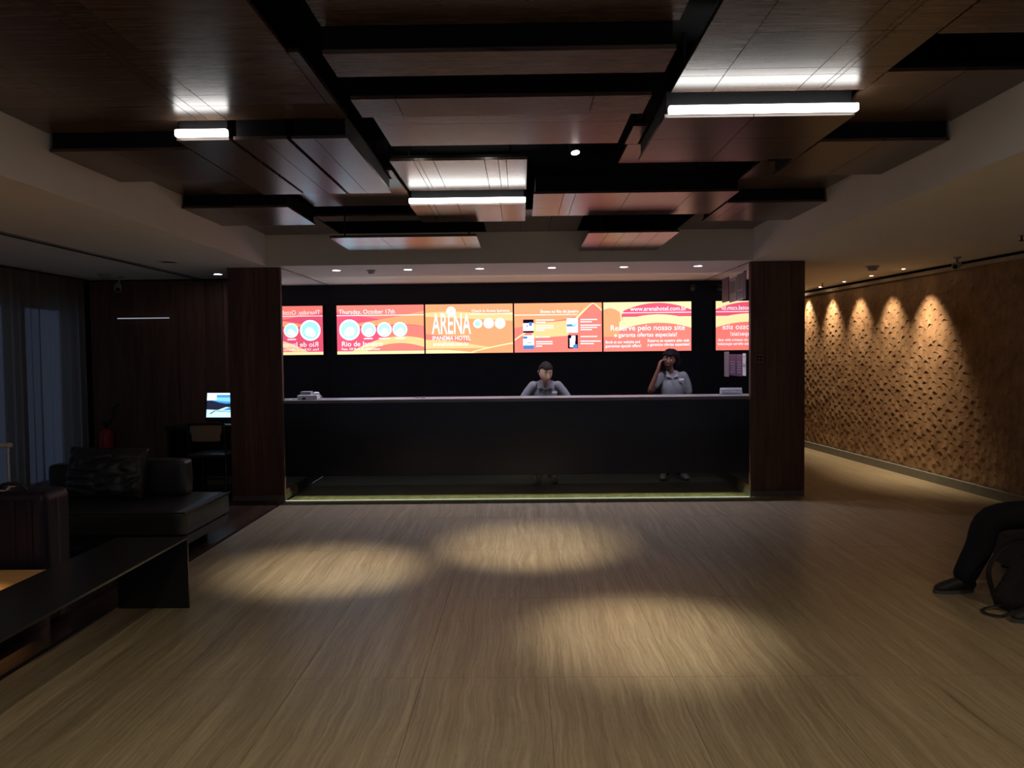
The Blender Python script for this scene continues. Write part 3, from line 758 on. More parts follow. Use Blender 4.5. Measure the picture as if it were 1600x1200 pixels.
def band(k, name, lo, hi, m_, lv, a=0.0, b=1.0, n=28):
    us = [a + (b - a) * i / n for i in range(n + 1)]
    cl = lambda q: max(0.0, min(1.0, q))
    top = [(u, cl(hi(u))) for u in us]; bot = [(u, cl(lo(u))) for u in us]
    t, x0 = SCR[k]; bd = 0.011
    bm = NB()
    f_ = lambda q: (x0 + bd + q[0] * (SW - 2 * bd), SY - 0.0006 * lv, SZ0 + q[1] * SH)
    for i in range(n):
        if top[i][1] - bot[i][1] < 1e-4 and top[i + 1][1] - bot[i + 1][1] < 1e-4: continue
        vs_ = [bm.verts.new(f_(q)) for q in (bot[i], bot[i + 1], top[i + 1], top[i])]
        bm.faces.new(vs_)
    return obj(name, bm, m_, t)
def disc(k, name, u, v, r, m_, lv, n=32):
    t, x0 = SCR[k]; bd = 0.011
    cx = x0 + bd + u * (SW - 2 * bd); cz = SZ0 + v * SH
    return obj(name, poly(NB(), [(cx + r * math.cos(2 * PI * i / n), SY - 0.0006 * lv, cz + r * math.sin(2 * PI * i / n)) for i in range(n)]), m_, t)
def words(k, s, u, v, h, w, lv=8, bold=0.0000, m_=None, name='lettering'):
    t, x0 = SCR[k]; bd = 0.011
    return obj(name, text_bm(s, h, (x0 + bd + u * (SW - 2 * bd), SY - 0.0006 * lv, SZ0 + v * SH), w * SW, bold=bold, ext=0.0), m_ or C_TXT, t)
full = [(0, 0), (1, 0), (1, 1), (0, 1)]
# screen 1: date and weather
layer(0, 'picture', full, C_RED, 1)
band(0, 'wave', lambda u: 0.86 - 0.30 * u, lambda u: 1.0, C_COR, 2)
band(0, 'wave', lambda u: 0.62 - 0.06 * u - .03 * math.sin(u * 6), lambda u: 0.62 + 0.30 * (u - .2) ** 0.6 - 0.06 * math.sin(u * 3) if u > .2 else 0.62, C_ORG, 3, 0.2)
band(0, 'wave', lambda u: 0.28, lambda u: 0.60 - 0.05 * u - .03 * math.sin(u * 6), C_COR, 2.5, 0.55)
band(0, 'wave', lambda u: 0.06, lambda u: 0.36 - 0.9 * (u - .75) ** 2, C_AMB, 4)
band(0, 'wave', lambda u: 0.06, lambda u: 0.22 - 1.1 * (u - .72) ** 2, C_COR, 5, 0.35)
layer(0, 'wave', [(0, 0), (1, 0), (1, .06), (0, .06)], C_YEL, 5.5)
layer(0, 'rule', [(0, .785), (1, .785), (1, .80), (0, .80)], C_TXT, 7)
words(0, 'Thursday, October 17th', 0.025, 0.825, 0.085, 0.63)
for (u, r, w) in ((0.145, 0.140, 1), (0.365, 0.098, 0), (0.545, 0.098, 0), (0.725, 0.098, 0)):
    disc(0, 'weather_badge', u, 0.50, r, C_WHT, 6); disc(0, 'weather_badge_fill', u, 0.50, r * 0.86, C_CYA, 7); disc(0, 'weather_cloud', u + .01, 0.47, r * 0.42, C_PAL, 7.5)
    disc(0, 'weather_cloud', u - .02, 0.44, r * 0.34, C_PAL, 7.6)
for u, w in ((.31, .10), (.48, .13), (.67, .11)): layer(0, 'caption_line', [(u, .305), (u + w, .305), (u + w, .33), (u, .33)], C_TXT, 8)
words(0, 'Rio de Janeiro', 0.05, 0.165, 0.095, 0.46, bold=0.0008)
words(0, 'Few. Of Rain at Afternoon', 0.05, 0.085, 0.045, 0.43, bold=0.0006)
# screen 2: logo
layer(1, 'picture', full, C_ORG, 1)
band(1, 'wave', lambda u: 0.75 - 0.1 * u, lambda u: 0.83 + 0.02 * math.sin(u * 6), C_AMB, 2)
band(1, 'wave', lambda u: 0.10, lambda u: 0.34 - 0.3 * u, C_AMB, 2.2, 0, 0.75)
band(1, 'wave', lambda u: 0.28 - .1 * u, lambda u: 0.40 - .2 * u, C_COR, 2.4, 0, 0.5)
band(1, 'wave', lambda u: 0.0, lambda u: 0.07 - 0.3 * (u - .1) ** 2, C_YEL, 3)
band(1, 'wave', lambda u: 0.0 + .185 * ((u - .52) / .48) ** .8, lambda u: 0.02 + .19 * ((u - .52) / .48) ** .8, C_YEL, 3.2, 0.52)
layer(1, 'rule', [(.5, .785), (1, .785), (1, .80), (.5, .80)], C_TXT, 7)
words(1, 'Check in Arena Ipanema', 0.53, 0.835, 0.05, 0.425, bold=0.0006)
disc(1, 'logo_badge', 0.295, 0.855, 0.062, C_WHT, 6); disc(1, 'logo_mark', 0.295, 0.855, 0.020, C_AMB, 7, 4)
words(1, 'ARENA', 0.075, 0.40, 0.40, 0.44, bold=0.0050, name='logo_lettering')
words(1, 'IPANEMA HOTEL', 0.075, 0.265, 0.085, 0.43, bold=0.0008)
words(1, 'arenahotel.com.br', 0.085, 0.155, 0.07, 0.40, bold=0.0008)
disc(1, 'round_icon', 0.60, 0.60, 0.058, C_PAL, 6); disc(1, 'round_icon_fill', 0.595, 0.60, 0.040, C_CYA, 7)
disc(1, 'round_icon', 0.725, 0.605, 0.068, C_WHT, 6); disc(1, 'round_icon_ring', 0.725, 0.605, 0.062, C_BLU, 7); disc(1, 'round_icon_fill', 0.725, 0.605, 0.055, C_WHT, 7.4); disc(1, 'round_icon_ring', 0.725, 0.605, 0.043, C_BLU, 7.7); disc(1, 'round_icon_fill', 0.725, 0.605, 0.037, C_MAG, 8)
disc(1, 'round_icon', 0.855, 0.60, 0.070, C_WHT, 6)
# screen 3: shows
layer(2, 'picture', full, C_COR, 1)
band(2, 'wave', lambda u: 0.50 + .30 * u, lambda u: 1.0, C_ORG, 2)
band(2, 'wave', lambda u: 0.27 + 0.10 * u, lambda u: 0.55 + .15 * u, C_AMB, 2.5, 0.2, 0.68)
band(2, 'wave', lambda u: 0.3, lambda u: 0.98 - 2.2 * abs(u - .9) ** 1.15, C_COR, 3, 0.62)
band(2, 'wave', lambda u: max(0.98 - 2.2 * abs(u - .9) ** 1.15, .5), lambda u: max(1.0 - 2.1 * abs(u - .9) ** 1.2, .5), C_YEL, 3.1, 0.70)
band(2, 'wave', lambda u: 0.24 + 1.2 * u, lambda u: 0.27 + 1.25 * u, C_YEL, 3.3, 0, 0.22)
layer(2, 'rule', [(0, .755), (.72, .755), (.72, .77), (0, .77)], C_TXT, 7)
words(2, 'Shows no Rio de Janeiro', 0.295, 0.80, 0.06, 0.43, bold=0.0008)
thumbs = [(0.10, 0.40, 0.12, 0.27), (0.10, 0.065, 0.12, 0.28), (0.60, 0.40, 0.125, 0.28), (0.61, 0.07, 0.115, 0.275)]
for i, (u, v, w, h) in enumerate(thumbs):
    layer(2, 'thumbnail', [(u, v), (u + w, v), (u + w, v + h), (u, v + h)], [C_DRK, C_PAL, C_WHT, C_DRK][i], 6)
    q = lambda a, b, c, d, m_, lv: layer(2, 'thumbnail_shape', [(u + a * w, v + b * h), (u + c * w, v + b * h), (u + c * w, v + d * h), (u + a * w, v + d * h)], m_, lv)
    if i == 0: q(0, .15, 1, .72, C_WHT, 6.5); q(.55, .5, .85, .8, C_BLU, 7); q(.3, .4, .42, .6, C_BLU, 7)
    if i == 1: q(0, 0, 1, .3, C_BLU, 6.5); q(0, .75, .4, .95, C_BLU, 6.6); q(.35, .45, .8, .52, C_DRK, 7)
    if i == 2: q(0, .42, .8, .6, C_BLU, 6.5); q(.5, .48, 1, .66, C_CYA, 6.7)
    if i == 3: q(.2, .1, .7, .75, C_PAL, 6.5); q(.35, .55, .75, .95, C_MAG, 6.7); q(.5, 0, .95, .3, C_BLU, 6.8)
for (u, v, w) in ((.245, .645, .21), (.245, .60, .11), (.245, .53, .20), (.245, .485, .20), (.245, .44, .10),
                     (.245, .30, .16), (.245, .205, .19), (.245, .16, .19), (.245, .115, .07),
                     (.755, .645, .19), (.755, .60, .13), (.755, .53, .23), (.755, .485, .19), (.755, .44, .13),
                     (.755, .30, .19), (.755, .205, .23), (.755, .155, .15)):
    layer(2, 'caption_line', [(u, v), (u + w, v), (u + w, v + .022), (u, v + .022)], C_TXT, 8)      # too blurred to read in the photo
# screen 4: booking
layer(3, 'picture', full, C_COR, 1)
band(3, 'wave', lambda u: 0.5, lambda u: 1.0, C_YEL, 2)
band(3, 'wave', lambda u: 0.3, lambda u: 0.88 - 6 * abs(u - .07) ** 2, C_ORG, 2.6, 0.0, 0.22)
band(3, 'wave', lambda u: 0.70 - .0 * u, lambda u: 0.98 - 1.0 * (u - .62) ** 2 if u > .2 else .7, C_RED, 3, 0.2)
band(3, 'wave', lambda u: 0.57 - 0.75 * (u - .62) ** 2, lambda u: 0.745 - 0.75 * (u - .62) ** 2, C_YEL, 3.5, 0.18)
band(3, 'wave', lambda u: 0.3, lambda u: 0.575 - 0.75 * (u - .62) ** 2, C_COR, 3.6, 0.18)
layer(3, 'flag_pole', [(.205, .50), (.222, .50), (.20, .79), (.188, .79)], C_YEL, 4.5)
layer(3, 'rule', [(.19, .775), (1, .775), (1, .79), (.19, .79)], C_TXT, 7)
words(3, 'www.arenahotel.com.br', 0.305, 0.82, 0.085, 0.63, bold=0.0008)
words(3, 'Reserve pelo nosso site', 0.075, 0.425, 0.105, 0.83, bold=0.0008)
words(3, 'e garanta ofertas especiais!', 0.12, 0.295, 0.08, 0.70, bold=0.0008)
words(3, 'Book at our website and', 0.02, 0.165, 0.055, 0.385, bold=0.0008); words(3, 'guarantee special offers!', 0.02, 0.085, 0.055, 0.40, bold=0.0008)
words(3, 'Reserve en nuestro sitio web', 0.50, 0.185, 0.055, 0.465, bold=0.0008); words(3, 'y garantice ofertas especiales!', 0.50, 0.105, 0.055, 0.475, bold=0.0008)

# leaflets fixed to the right mirror
LX = MX1 - 0.004
def leaflet(y0, y1, z0, z1, m_, label, marks=()):
    t = thing('leaflet', label, 'leaflet', (LX, (y0 + y1) / 2, z0), 'leaflets on the right mirror')
    obj('sheet', B(LX, y0, z0, LX + 0.0035, y1, z1), m_, t)
    for (a, b, c, d, mm) in marks:
        obj('print', B(LX - 0.0012, y0 + a * (y1 - y0), z0 + b * (z1 - z0), LX - 0.0002, y0 + c * (y1 - y0), z0 + d * (z1 - z0)), mm, t)
tx = [(.15, .15 + .12 * q, .8, .19 + .12 * q, PAPERG) for q in range(5)]
leaflet(9.42, 9.72, 2.18, 2.47, PAPERP, 'dark leaflet at the upper left of the mirror, farthest from the column')
leaflet(9.08, 9.38, 2.16, 2.44, PAPERG, 'upper grey leaflet with a black picture, second from the far end', [(.12, .35, .88, .85, INK)])
leaflet(8.80, 9.05, 2.16, 2.46, PAPERG, 'upper framed leaflet with two dark pictures in the mirror middle', [(.1, .4, .9, .95, INK), (.1, .05, .9, .33, INK)])
leaflet(8.70, 8.785, 2.16, 2.47, PAPERP, 'upper purple leaflet beside the right column', [])
leaflet(9.42, 9.62, 1.28, 1.58, PAPERG, 'lower narrow grey leaflet on the mirror, farthest from the column')
leaflet(9.10, 9.40, 1.30, 1.55, PAPERP, 'lower purple leaflet on the mirror, left of two', tx)
leaflet(8.84, 9.08, 1.30, 1.55, PAPERP, 'lower purple leaflet on the mirror, next to the white one', tx)
leaflet(8.70, 8.825, 1.31, 1.56, PAPER, 'lower white leaflet on the mirror beside the right column', [(.4, .8, .6, .88, RED), (.2, .4, .8, .46, INK), (.2, .5, .8, .53, INK)])
t = thing('switch_plate', 'small square switch plate on the right wooden column', 'switch', (2.57, FY - 0.008, 1.46))
obj('plate', B(2.525, FY - 0.008, 1.46, 2.612, FY - 0.0005, 1.545, bev=0.003), mat('bronze plate', (0.20, 0.15, 0.11), 0.4), t)
for a in (0, 1):
    for b in (0, 1):
        obj('button', B(2.536 + a * .036, FY - 0.011, 1.471 + b * .036, 2.565 + a * .036, FY - 0.0082, 1.498 + b * .036, bev=0.002), DARKM, t)

# ------------------------------------------------------------------ lounge furniture
def softbox(x0, y0, z0, x1, y1, z1, bev, puff=0.0, wr=0.0, seed=0, nx=14, M=None):
    """upholstered block: subdivided rounded box, swollen faces and a few creases"""
    bm = NB(); box(bm, x0, y0, z0, x1, y1, z1)
    bmesh.ops.subdivide_edges(bm, edges=bm.edges[:], cuts=nx, use_grid_fill=True)
    c = Vector(((x0 + x1) / 2, (y0 + y1) / 2, (z0 + z1) / 2)); h = Vector(((x1 - x0) / 2, (y1 - y0) / 2, (z1 - z0) / 2))
    for v in bm.verts:
        p = v.co - c
        q = Vector((max(-h.x + bev, min(h.x - bev, p.x)), max(-h.y + bev, min(h.y - bev, p.y)), max(-h.z + bev, min(h.z - bev, p.z))))
        d = p - q
        if d.length > 1e-6: p = q + d.normalized() * min(bev, d.length)
        u = Vector((p.x / h.x, p.y / h.y, p.z / h.z))
        ax = max(range(3), key=lambda i: abs(u[i]))
        o = [i for i in range(3) if i != ax]
        k = (1 - u[o[0]] ** 2) * (1 - u[o[1]] ** 2)
        p[ax] += math.copysign(puff * max(0, k), u[ax])
        if wr:
            n_ = noise.noise(Vector((p.x * 9 + seed, p.y * 9, p.z * 16 + p.x * 12))) + 0.6 * noise.noise(Vector((p.x * 22 + seed, p.y * 20, p.z * 30 - p.x * 18)))
            p[ax] += math.copysign(wr * n_, u[ax])
        v.co = c + p
    if M is not None: bmesh.ops.transform(bm, matrix=M, verts=bm.verts)
    return bm
t = thing('daybed_sofa', 'wide black leather daybed sofa with low back blocks', 'sofa', (-3.6, 6.5, 0))
SXa, SXb, SYa, SYb = -4.75, -2.63, 6.04, 6.98
obj('seat_cushion', softbox(SXa, SYa, 0.19, SXb, SYb, 0.38, 0.025, 0.006, 0.003, 1, 24), LEATHER, t, smooth=True)
obj('seat_piping', tube(NB(), [(SXa, SYa - .004, 0.375), (SXb + .004, SYa - .004, 0.375), (SXb + .004, SYb, 0.375)], 0.005, 6, sm=False), LEATHER, t)
obj('base_frame', B(SXa + 0.03, SYa + 0.03, 0.11, SXb - 0.01, SYb - 0.03, 0.188, bev=0.006), BLACK, t)
for x in (SXa + .15, SXb - .22):
    for y in (SYa + .12, SYb - .18):
        obj('leg', B(x, y, 0, x + .06, y + .06, 0.11), BLACK, t)
obj('back_block', softbox(-4.12, 6.74, 0.385, -3.62, 6.93, 0.66, 0.03, 0.01, 0.003, 5), LEATHER, t, smooth=True)
obj('back_block', softbox(-3.58, 6.74, 0.385, -2.93, 6.93, 0.69, 0.03, 0.01, 0.003, 9), LEATHER, t, smooth=True)
Mp = Matrix.Translation((-3.56, 6.60, 0.388)) @ Matrix.Rotation(math.radians(-13), 4, 'X') @ Matrix.Rotation(math.radians(2), 4, 'Y')
t = thing('leather_cushion', 'crumpled black leather cushion leaning on the sofa back', 'cushion', (-3.56, 6.60, 0.39))
def pillow(w, h, d, n, M):
    """square cut cushion: full middle, thin pointed edges, diagonal creases"""
    bm = NB(); G_ = {}
    for sd in (-1, 1):
        for i in range(n + 1):
            for j in range(n + 1):
                u, v = 2 * i / n - 1, 2 * j / n - 1
                if sd == 1 and (i in (0, n) or j in (0, n)):
                    G_[sd, i, j] = G_[-1, i, j]; continue
                e = (max(0, 1 - u ** 4) * max(0, 1 - v ** 4)) ** 0.5
                cr = abs(noise.noise(Vector((u * 1.5 + v * 1.3, v * 2.3 - u * 1.7, sd * 3.1)))) ** 0.7 + 0.22 * abs(noise.noise(Vector((u * 7 + v * 5, v * 9 - u * 4, sd * 5.0))))
                th = d * (0.10 + 0.9 * e) * 0.5 + 0.048 * (cr - 0.35) * min(1, e * 1.5)
                if i in (0, n) or j in (0, n): th = 0
                sag = 1 - 0.05 * (1 - u * u) * (1 if v > 0 else 0.3) * abs(v)
                G_[sd, i, j] = bm.verts.new(M @ Vector((u * w / 2 * (1 - 0.03 * (1 - v * v)), sd * th, h / 2 + v * h / 2 * sag)))
    for sd in (-1, 1):
        for i in range(n):
            for j in range(n):
                bm.faces.new((G_[sd, i, j], G_[sd, i + 1, j], G_[sd, i + 1, j + 1], G_[sd, i, j + 1]))
    return bm
obj('cover', pillow(0.68, 0.44, 0.19, 44, Mp), LEATHER, t, smooth=True)
obj('edge_piping', tube(NB(), [Mp @ Vector(p) for p in ((-.335, 0, .004), (.335, 0, .004), (.335, 0, .43), (-.335, 0, .43), (-.335, 0, .004))], .005, 6, sm=False), LEATHER, t)

t = thing('steel_bench', 'low black lacquered bench along the edge of the lounge floor', 'bench', (-2.34, 3.6, 0))
obj('bench_top', B(-2.565, 2.2, 0.438, -2.115, 4.90, 0.45), BLACK, t)
obj('end_panel', B(-2.565, 4.885, 0, -2.115, 4.899, 0.4375), BLACK, t)
obj('end_panel', B(-2.565, 2.201, 0, -2.115, 2.215, 0.4375), BLACK, t)
t = thing('low_table', 'low oak topped table with black sides in the lounge', 'table', (-3.5, 3.8, 0))
for k in range(6):
    y0 = 2.95 + 0.275 * k
    obj('top_board', B(-4.2, y0 + .001, 0.305, -2.80, y0 + 0.274, 0.33), WOODT, t)
obj('body', B(-4.18, 2.97, 0.0, -2.815, 4.58, 0.304), BLACK, t)

# suitcase
sx0, sx1, sy0, sy1, sz0, sz1 = -3.38, -2.89, 4.68, 4.97, 0.05, 0.775
t = thing('suitcase', 'dark purple ribbed hard suitcase with raised handle', 'suitcase', ((sx0 + sx1) / 2, (sy0 + sy1) / 2, 0))
obj('shell', softbox(sx0, sy0, sz0, sx1, sy1, sz1, 0.05, 0.006, 0, 0, 16), SUIT, t, smooth=True)
for k in range(4):
    x = sx0 + 0.07 + k * 0.105
    obj('rib', B(x, sy0 - 0.012, sz0 + 0.05, x + 0.035, sy0 + 0.02, sz1 - 0.05, bev=0.008), SUIT, t)
obj('zip_band', B(sx1 - 0.006, 4.80, sz0 + .05, sx1 + 0.006, 4.835, sz1 - .05, bev=0.003), BLACKP, t)
for x in (sx0 + .06, sx1 - .06):
    for y in (sy0 + .05, sy1 - .05):
        obj('wheel', cyl(NB(), (x - .012, y, .027), (x + .012, y, .027), .027, n=16), BLACKP, t)
obj('handle_rod', cyl(NB(), (-3.215, 4.86, sz1 - .02), (-3.215, 4.86, 1.045), 0.009, n=10), STEEL, t)
obj('handle_rod', cyl(NB(), (-3.345, 4.86, sz1 - .02), (-3.345, 4.86, 1.045), 0.009, n=10), STEEL, t)
obj('grip', B(-3.37, 4.842, 1.03, -3.19, 4.878, 1.06, bev=0.01), GREYP, t)
obj('carry_handle', tube(NB(), [(-3.24, 4.79, sz1 - .005), (-3.20, 4.78, sz1 + .035), (-3.10, 4.78, sz1 + .04), (-3.05, 4.79, sz1 - .005)], 0.011, 8), BLACKP, t)
obj('luggage_tag', tube(NB(), [(-3.18, 4.72, sz1 + .01), (-3.13, 4.70, sz1 + .012), (-3.10, 4.69, sz1 + .035), (-3.07, 4.685, sz1 + .04)], 0.012, 6, ry=0.003), WHITEP, t)

# desk, computer, chair
t = thing('wall_desk', 'narrow dark desk against the veneered wall beside the column', 'desk', (-3.5, 9.45, 0))
obj('desk_top', B(-4.22, 9.19, 0.735, -2.72, 9.69, 0.765), BLACK, t)
obj('side_panel', B(-4.2, 9.22, 0, -4.17, 9.68, 0.734), BLACK, t)
obj('side_panel', B(-2.76, 9.22, 0, -2.73, 9.68, 0.734), BLACK, t)
obj('side_panel', B(-3.95, 9.25, 0.0, -3.92, 9.66, 0.734), BLACK, t)
t = thing('computer_monitor', 'switched on computer monitor showing a blue pool scene', 'monitor', (-3.62, 9.42, 0.766))
ma = Matrix.Translation((-3.62, 9.42, 0.766)) @ Matrix.Rotation(math.radians(-7), 4, 'Z') @ Matrix.Rotation(math.radians(-8), 4, 'X')
def mb(x0, y0, z0, x1, y1, z1, **k): return B(x0, y0, z0, x1, y1, z1, M=ma, **k)
obj('bezel', mb(-0.225, 0, 0.05, 0.225, 0.05, 0.405, bev=0.006), BLACKP, t)
obj('foot', B(-3.74, 9.38, 0.7655, -3.50, 9.54, 0.785, bev=0.005), BLACKP, t)
obj('stand', mb(-0.04, 0.03, 0.0, 0.04, 0.06, 0.2), BLACKP, t)
def scrpoly(name, pts, m_, lv):
    return obj(name, poly(NB(), [ma @ Vector((-0.205 + u * 0.41, -0.0006 * lv, 0.09 + v * 0.295)) for u, v in pts]), m_, t)
scrpoly('picture', full, emit('pc sky', (0.10, 0.42, 0.95), 0.243), 1)
scrpoly('picture_shape', [(0, .92), (1, .92), (1, 1), (0, 1)], emit('pc white', (0.75, 0.9, 1), 0.378), 2)
scrpoly('picture_shape', [(.3, .68), (1, .62), (1, .8), (.3, .82)], emit('pc light sky', (0.25, 0.75, 1.0), 0.297), 2)
scrpoly('picture_shape', [(0, .30), (.5, .3), (1, .5), (1, .6), (.85, .58), (.6, .56), (.4, .6), (.15, .69), (0, .68)], emit('pc hills', (0.03, 0.04, 0.09), 0.162), 3)
scrpoly('picture_shape', [(0, 0), (1, 0), (1, .4), (.6, .42), (.35, .30), (0, .32)], emit('pc terrace', (0.55, 0.85, 1.0), 0.351), 4)
scrpoly('picture_shape', [(.5, .30), (1, .28), (1, .42), (.72, .41)], emit('pc pool', (0.05, 0.38, 0.8), 0.243), 5)
scrpoly('picture_shape', [(.1, .15), (.25, .28), (.95, .22), (.95, .20), (.27, .255), (.13, .13)], MATS['pc hills'], 5)
scrpoly('picture_shape', [(0, .70), (.3, .70), (.3, 1), (0, 1)], MATS['pc white'], 6)
obj('sticker', mb(0.172, -0.002, 0.388, 0.215, -0.0005, 0.41), WHITEP, t)
tag(obj('keyboard', B(-3.60, 9.22, 0.766, -3.22, 9.34, 0.785, bev=0.004), GREYP), 'grey keyboard on the dark desk in front of the monitor', 'keyboard')
t = thing('desk_chair', 'black chair with a tan plywood backrest in front of the desk', 'chair', (-3.52, 8.88, 0))
for x in (-3.72, -3.32):
    obj('leg', tube(NB(), [(x, 8.70, 0), (x, 8.73, 0.46), (x, 8.69, 0.84)], 0.013, 8), BLACK, t)
    obj('leg', tube(NB(), [(x, 9.10, 0), (x, 9.07, 0.46)], 0.013, 8, sm=False), BLACK, t)
obj('seat', softbox(-3.74, 8.70, 0.45, -3.30, 9.12, 0.50, 0.02, 0.008, 0, 0, 8), LEATHER, t, smooth=True)
bm = softbox(-3.695, 8.675, 0.645, -3.345, 8.70, 0.825, 0.012, 0.004, 0, 0, 8)
for v in bm.verts:
    if v.co.z < 0.73: v.co.x = -3.52 + (v.co.x + 3.52) * 0.90
obj('backrest', bm, TAN, t, smooth=True)
obj('back_rail', tube(NB(), [(-3.72, 8.69, 0.838), (-3.32, 8.69, 0.838)], 0.014, 8, sm=False), BLACK, t)
obj('stretcher', tube(NB(), [(-3.72, 8.715, 0.22), (-3.32, 8.715, 0.22)], 0.009, 8, sm=False), BLACK, t)
# extinguisher
t = thing('fire_extinguisher', 'red fire extinguisher hanging in the dark corner by the curtain', 'fire extinguisher', (-5.13, 9.58, 0.22))
obj('cylinder', lathe(NB(), (-5.13, 9.60, 0.22), [(0.06, 0), (0.082, 0.02), (0.084, 0.42), (0.06, 0.475), (0.028, 0.50)], 24), RED, t, smooth=True)
obj('valve', cyl(NB(), (-5.13, 9.60, 0.72), (-5.13, 9.60, 0.77), 0.02, n=12), DARKM, t)
obj('lever', B(-5.19, 9.585, 0.77, -5.06, 9.615, 0.785, bev=0.004), BLACKP, t)
obj('lever', B(-5.17, 9.585, 0.80, -5.06, 9.615, 0.812, bev=0.004), BLACKP, t)
obj('hose', tube(NB(), [(-5.11, 9.59, 0.75), (-5.03, 9.58, 0.86), (-5.0, 9.57, 0.98), (-4.93, 9.57, 1.02)], 0.012, 8), BLACKP, t)
obj('bracket', B(-5.16, 9.68, 0.50, -5.10, 9.7175, 0.60), DARKM, t)

# ------------------------------------------------------------------ people
def loft(bm, pts, rad, n=16, side=(1, 0, 0), per=5):
    """tapering limb: rad = (across, deep) at every joint, rounded ends"""
    P = smoothpath(pts, per) if len(pts) > 2 else [Vector(pts[0]).lerp(Vector(pts[1]), k / per) for k in range(per + 1)]
    R = smoothpath([(a, b, 0) for a, b in rad], per) if len(pts) > 2 else [Vector((rad[0][0], rad[0][1], 0)).lerp(Vector((rad[1][0], rad[1][1], 0)), k / per) for k in range(per + 1)]
    d0 = (P[0] - P[1]).normalized(); d1 = (P[-1] - P[-2]).normalized()
    pre = [(P[0] + d0 * R[0].y * s, R[0] * c) for s, c in ((.95, .3), (.75, .66), (.4, .92))]
    post = [(P[-1] + d1 * R[-1].y * s, R[-1] * c) for s, c in ((.4, .92), (.75, .66), (.95, .3))]
    Q = pre + list(zip(P, R)) + post
    rings = []
    for i, (p, r) in enumerate(Q):
        d = (Q[min(i + 1, len(Q) - 1)][0] - Q[max(i - 1, 0)][0]).normalized()
        s = Vector(side); u = s - d * s.dot(d)
        if u.length < 0.15: u = frame_of(d)[0]
        u.normalize(); v = d.cross(u)
        rings.append([bm.verts.new(p + u * math.cos(2 * PI * k / n) * r.x + v * math.sin(2 * PI * k / n) * r.y) for k in range(n)])
    for a, b in zip(rings, rings[1:]):
        for k in range(n): bm.faces.new((a[k], a[(k + 1) % n], b[(k + 1) % n], b[k]))
    bm.faces.new(rings[0][::-1]); bm.faces.new(rings[-1])
def hand(bm, wrist, fwd, palm, thumb_side, curl=0.5, s=1.0):
    """palm and five unequal bent fingers; palm = direction the palm faces"""
    w = Vector(wrist); f = Vector(fwd).normalized(); p = Vector(palm); p = (p - f * p.dot(f)).normalized()
    a = f.cross(p).normalized() * thumb_side
    loft(bm, [w, w + f * .04 * s, w + f * .085 * s], [(.026 * s, .018 * s), (.038 * s, .015 * s), (.040 * s, .013 * s)], 12, side=a, per=3)
    for i, (off, ln) in enumerate([(.030, .068), (.010, .076), (-.010, .070), (-.029, .055)]):
        b = w + f * .085 * s + a * off * s
        q = [b]; dirv = f.copy(); ang_ = 0
        for k, seg_ in enumerate((.42, .33, .25)):
            ang_ += curl * (0.6 + .25 * k)
            dv = f * math.cos(ang_) + p * math.sin(ang_) + a * off * 1.2
            q.append(q[-1] + dv.normalized() * ln * seg_ * s)
        loft(bm, q, [(.0092 * s, .0088 * s), (.0088 * s, .0085 * s), (.008 * s, .0078 * s), (.0068 * s, .0065 * s)], 8, side=a, per=3)
    b = w + f * .025 * s + a * .026 * s
    loft(bm, [b, b + (f * .6 + a * .7 + p * .2) * .035 * s, b + (f * .85 + a * .55 + p * .45) * .066 * s], [(.013 * s, .012 * s), (.0105 * s, .010 * s), (.008 * s, .0075 * s)], 8, side=f, per=3)
def headmesh(bm, M, s=1.0):
    b2 = NB(); bmesh.ops.create_icosphere(b2, subdivisions=5, radius=1.0)
    G = lambda p, c, r: math.exp(-((p - Vector(c)).length / r) ** 2)
    for v in b2.verts:
        u = v.co.copy()
        x, y, z = u.x * .076, u.y * .094, u.z * .116
        if u.z < 0: x *= 1 - .30 * (-u.z) ** 1.6; y = y * (1 - .16 * (-u.z)) - .012 * (-u.z)
        p = Vector((x, y, z))
        y -= .022 * G(p, (0, -.094, -.022), .020) + .010 * G(p, (0, -.094, .004), .016)     # nose
        y += .010 * (G(p, (.032, -.085, .010), .018) + G(p, (-.032, -.085, .010), .018))     # sockets
        y -= .007 * G(p, (0, -.088, -.058), .022) + .010 * G(p, (0, -.08, -.100), .024)      # lips, chin
        y -= .005 * (G(p, (.034, -.085, .032), .02) + G(p, (-.034, -.085, .032), .02))       # brow
        v.co = Vector((x, y, z)) * s
    for sx in (-1, 1):
        loft(b2, [(sx * .074 * s, .004, -.020 * s), (sx * .083 * s, .014, .008 * s), (sx * .080 * s, .012, .026 * s)], [(.006, .010), (.008, .017), (.006, .012)], 8, side=(1, 0, 0), per=2)
    bmesh.ops.transform(b2, matrix=M, verts=b2.verts)
    me = bpy.data.meshes.new('h'); b2.to_mesh(me); b2.free(); bm.from_mesh(me); bpy.data.meshes.remove(me)
def fuse(name, bm, material, parent, voxel=0.008, smooth_it=4):
    """melt overlapping limbs into one continuous skin"""
    o = obj(name, bm, material, parent)
    r = o.modifiers.new('r', 'REMESH'); r.mode = 'VOXEL'; r.voxel_size = voxel
    sm_ = o.modifiers.new('s', 'SMOOTH'); sm_.iterations = smooth_it; sm_.factor = 0.5
    dg = bpy.context.evaluated_depsgraph_get(); dg.update()
    me = bpy.data.meshes.new_from_object(o.evaluated_get(dg))
    old = o.data; o.modifiers.clear(); o.data = me; bpy.data.meshes.remove(old); me.name = name
    if not me.materials: me.materials.append(material)
    for p in me.polygons: p.use_smooth = True
    return o
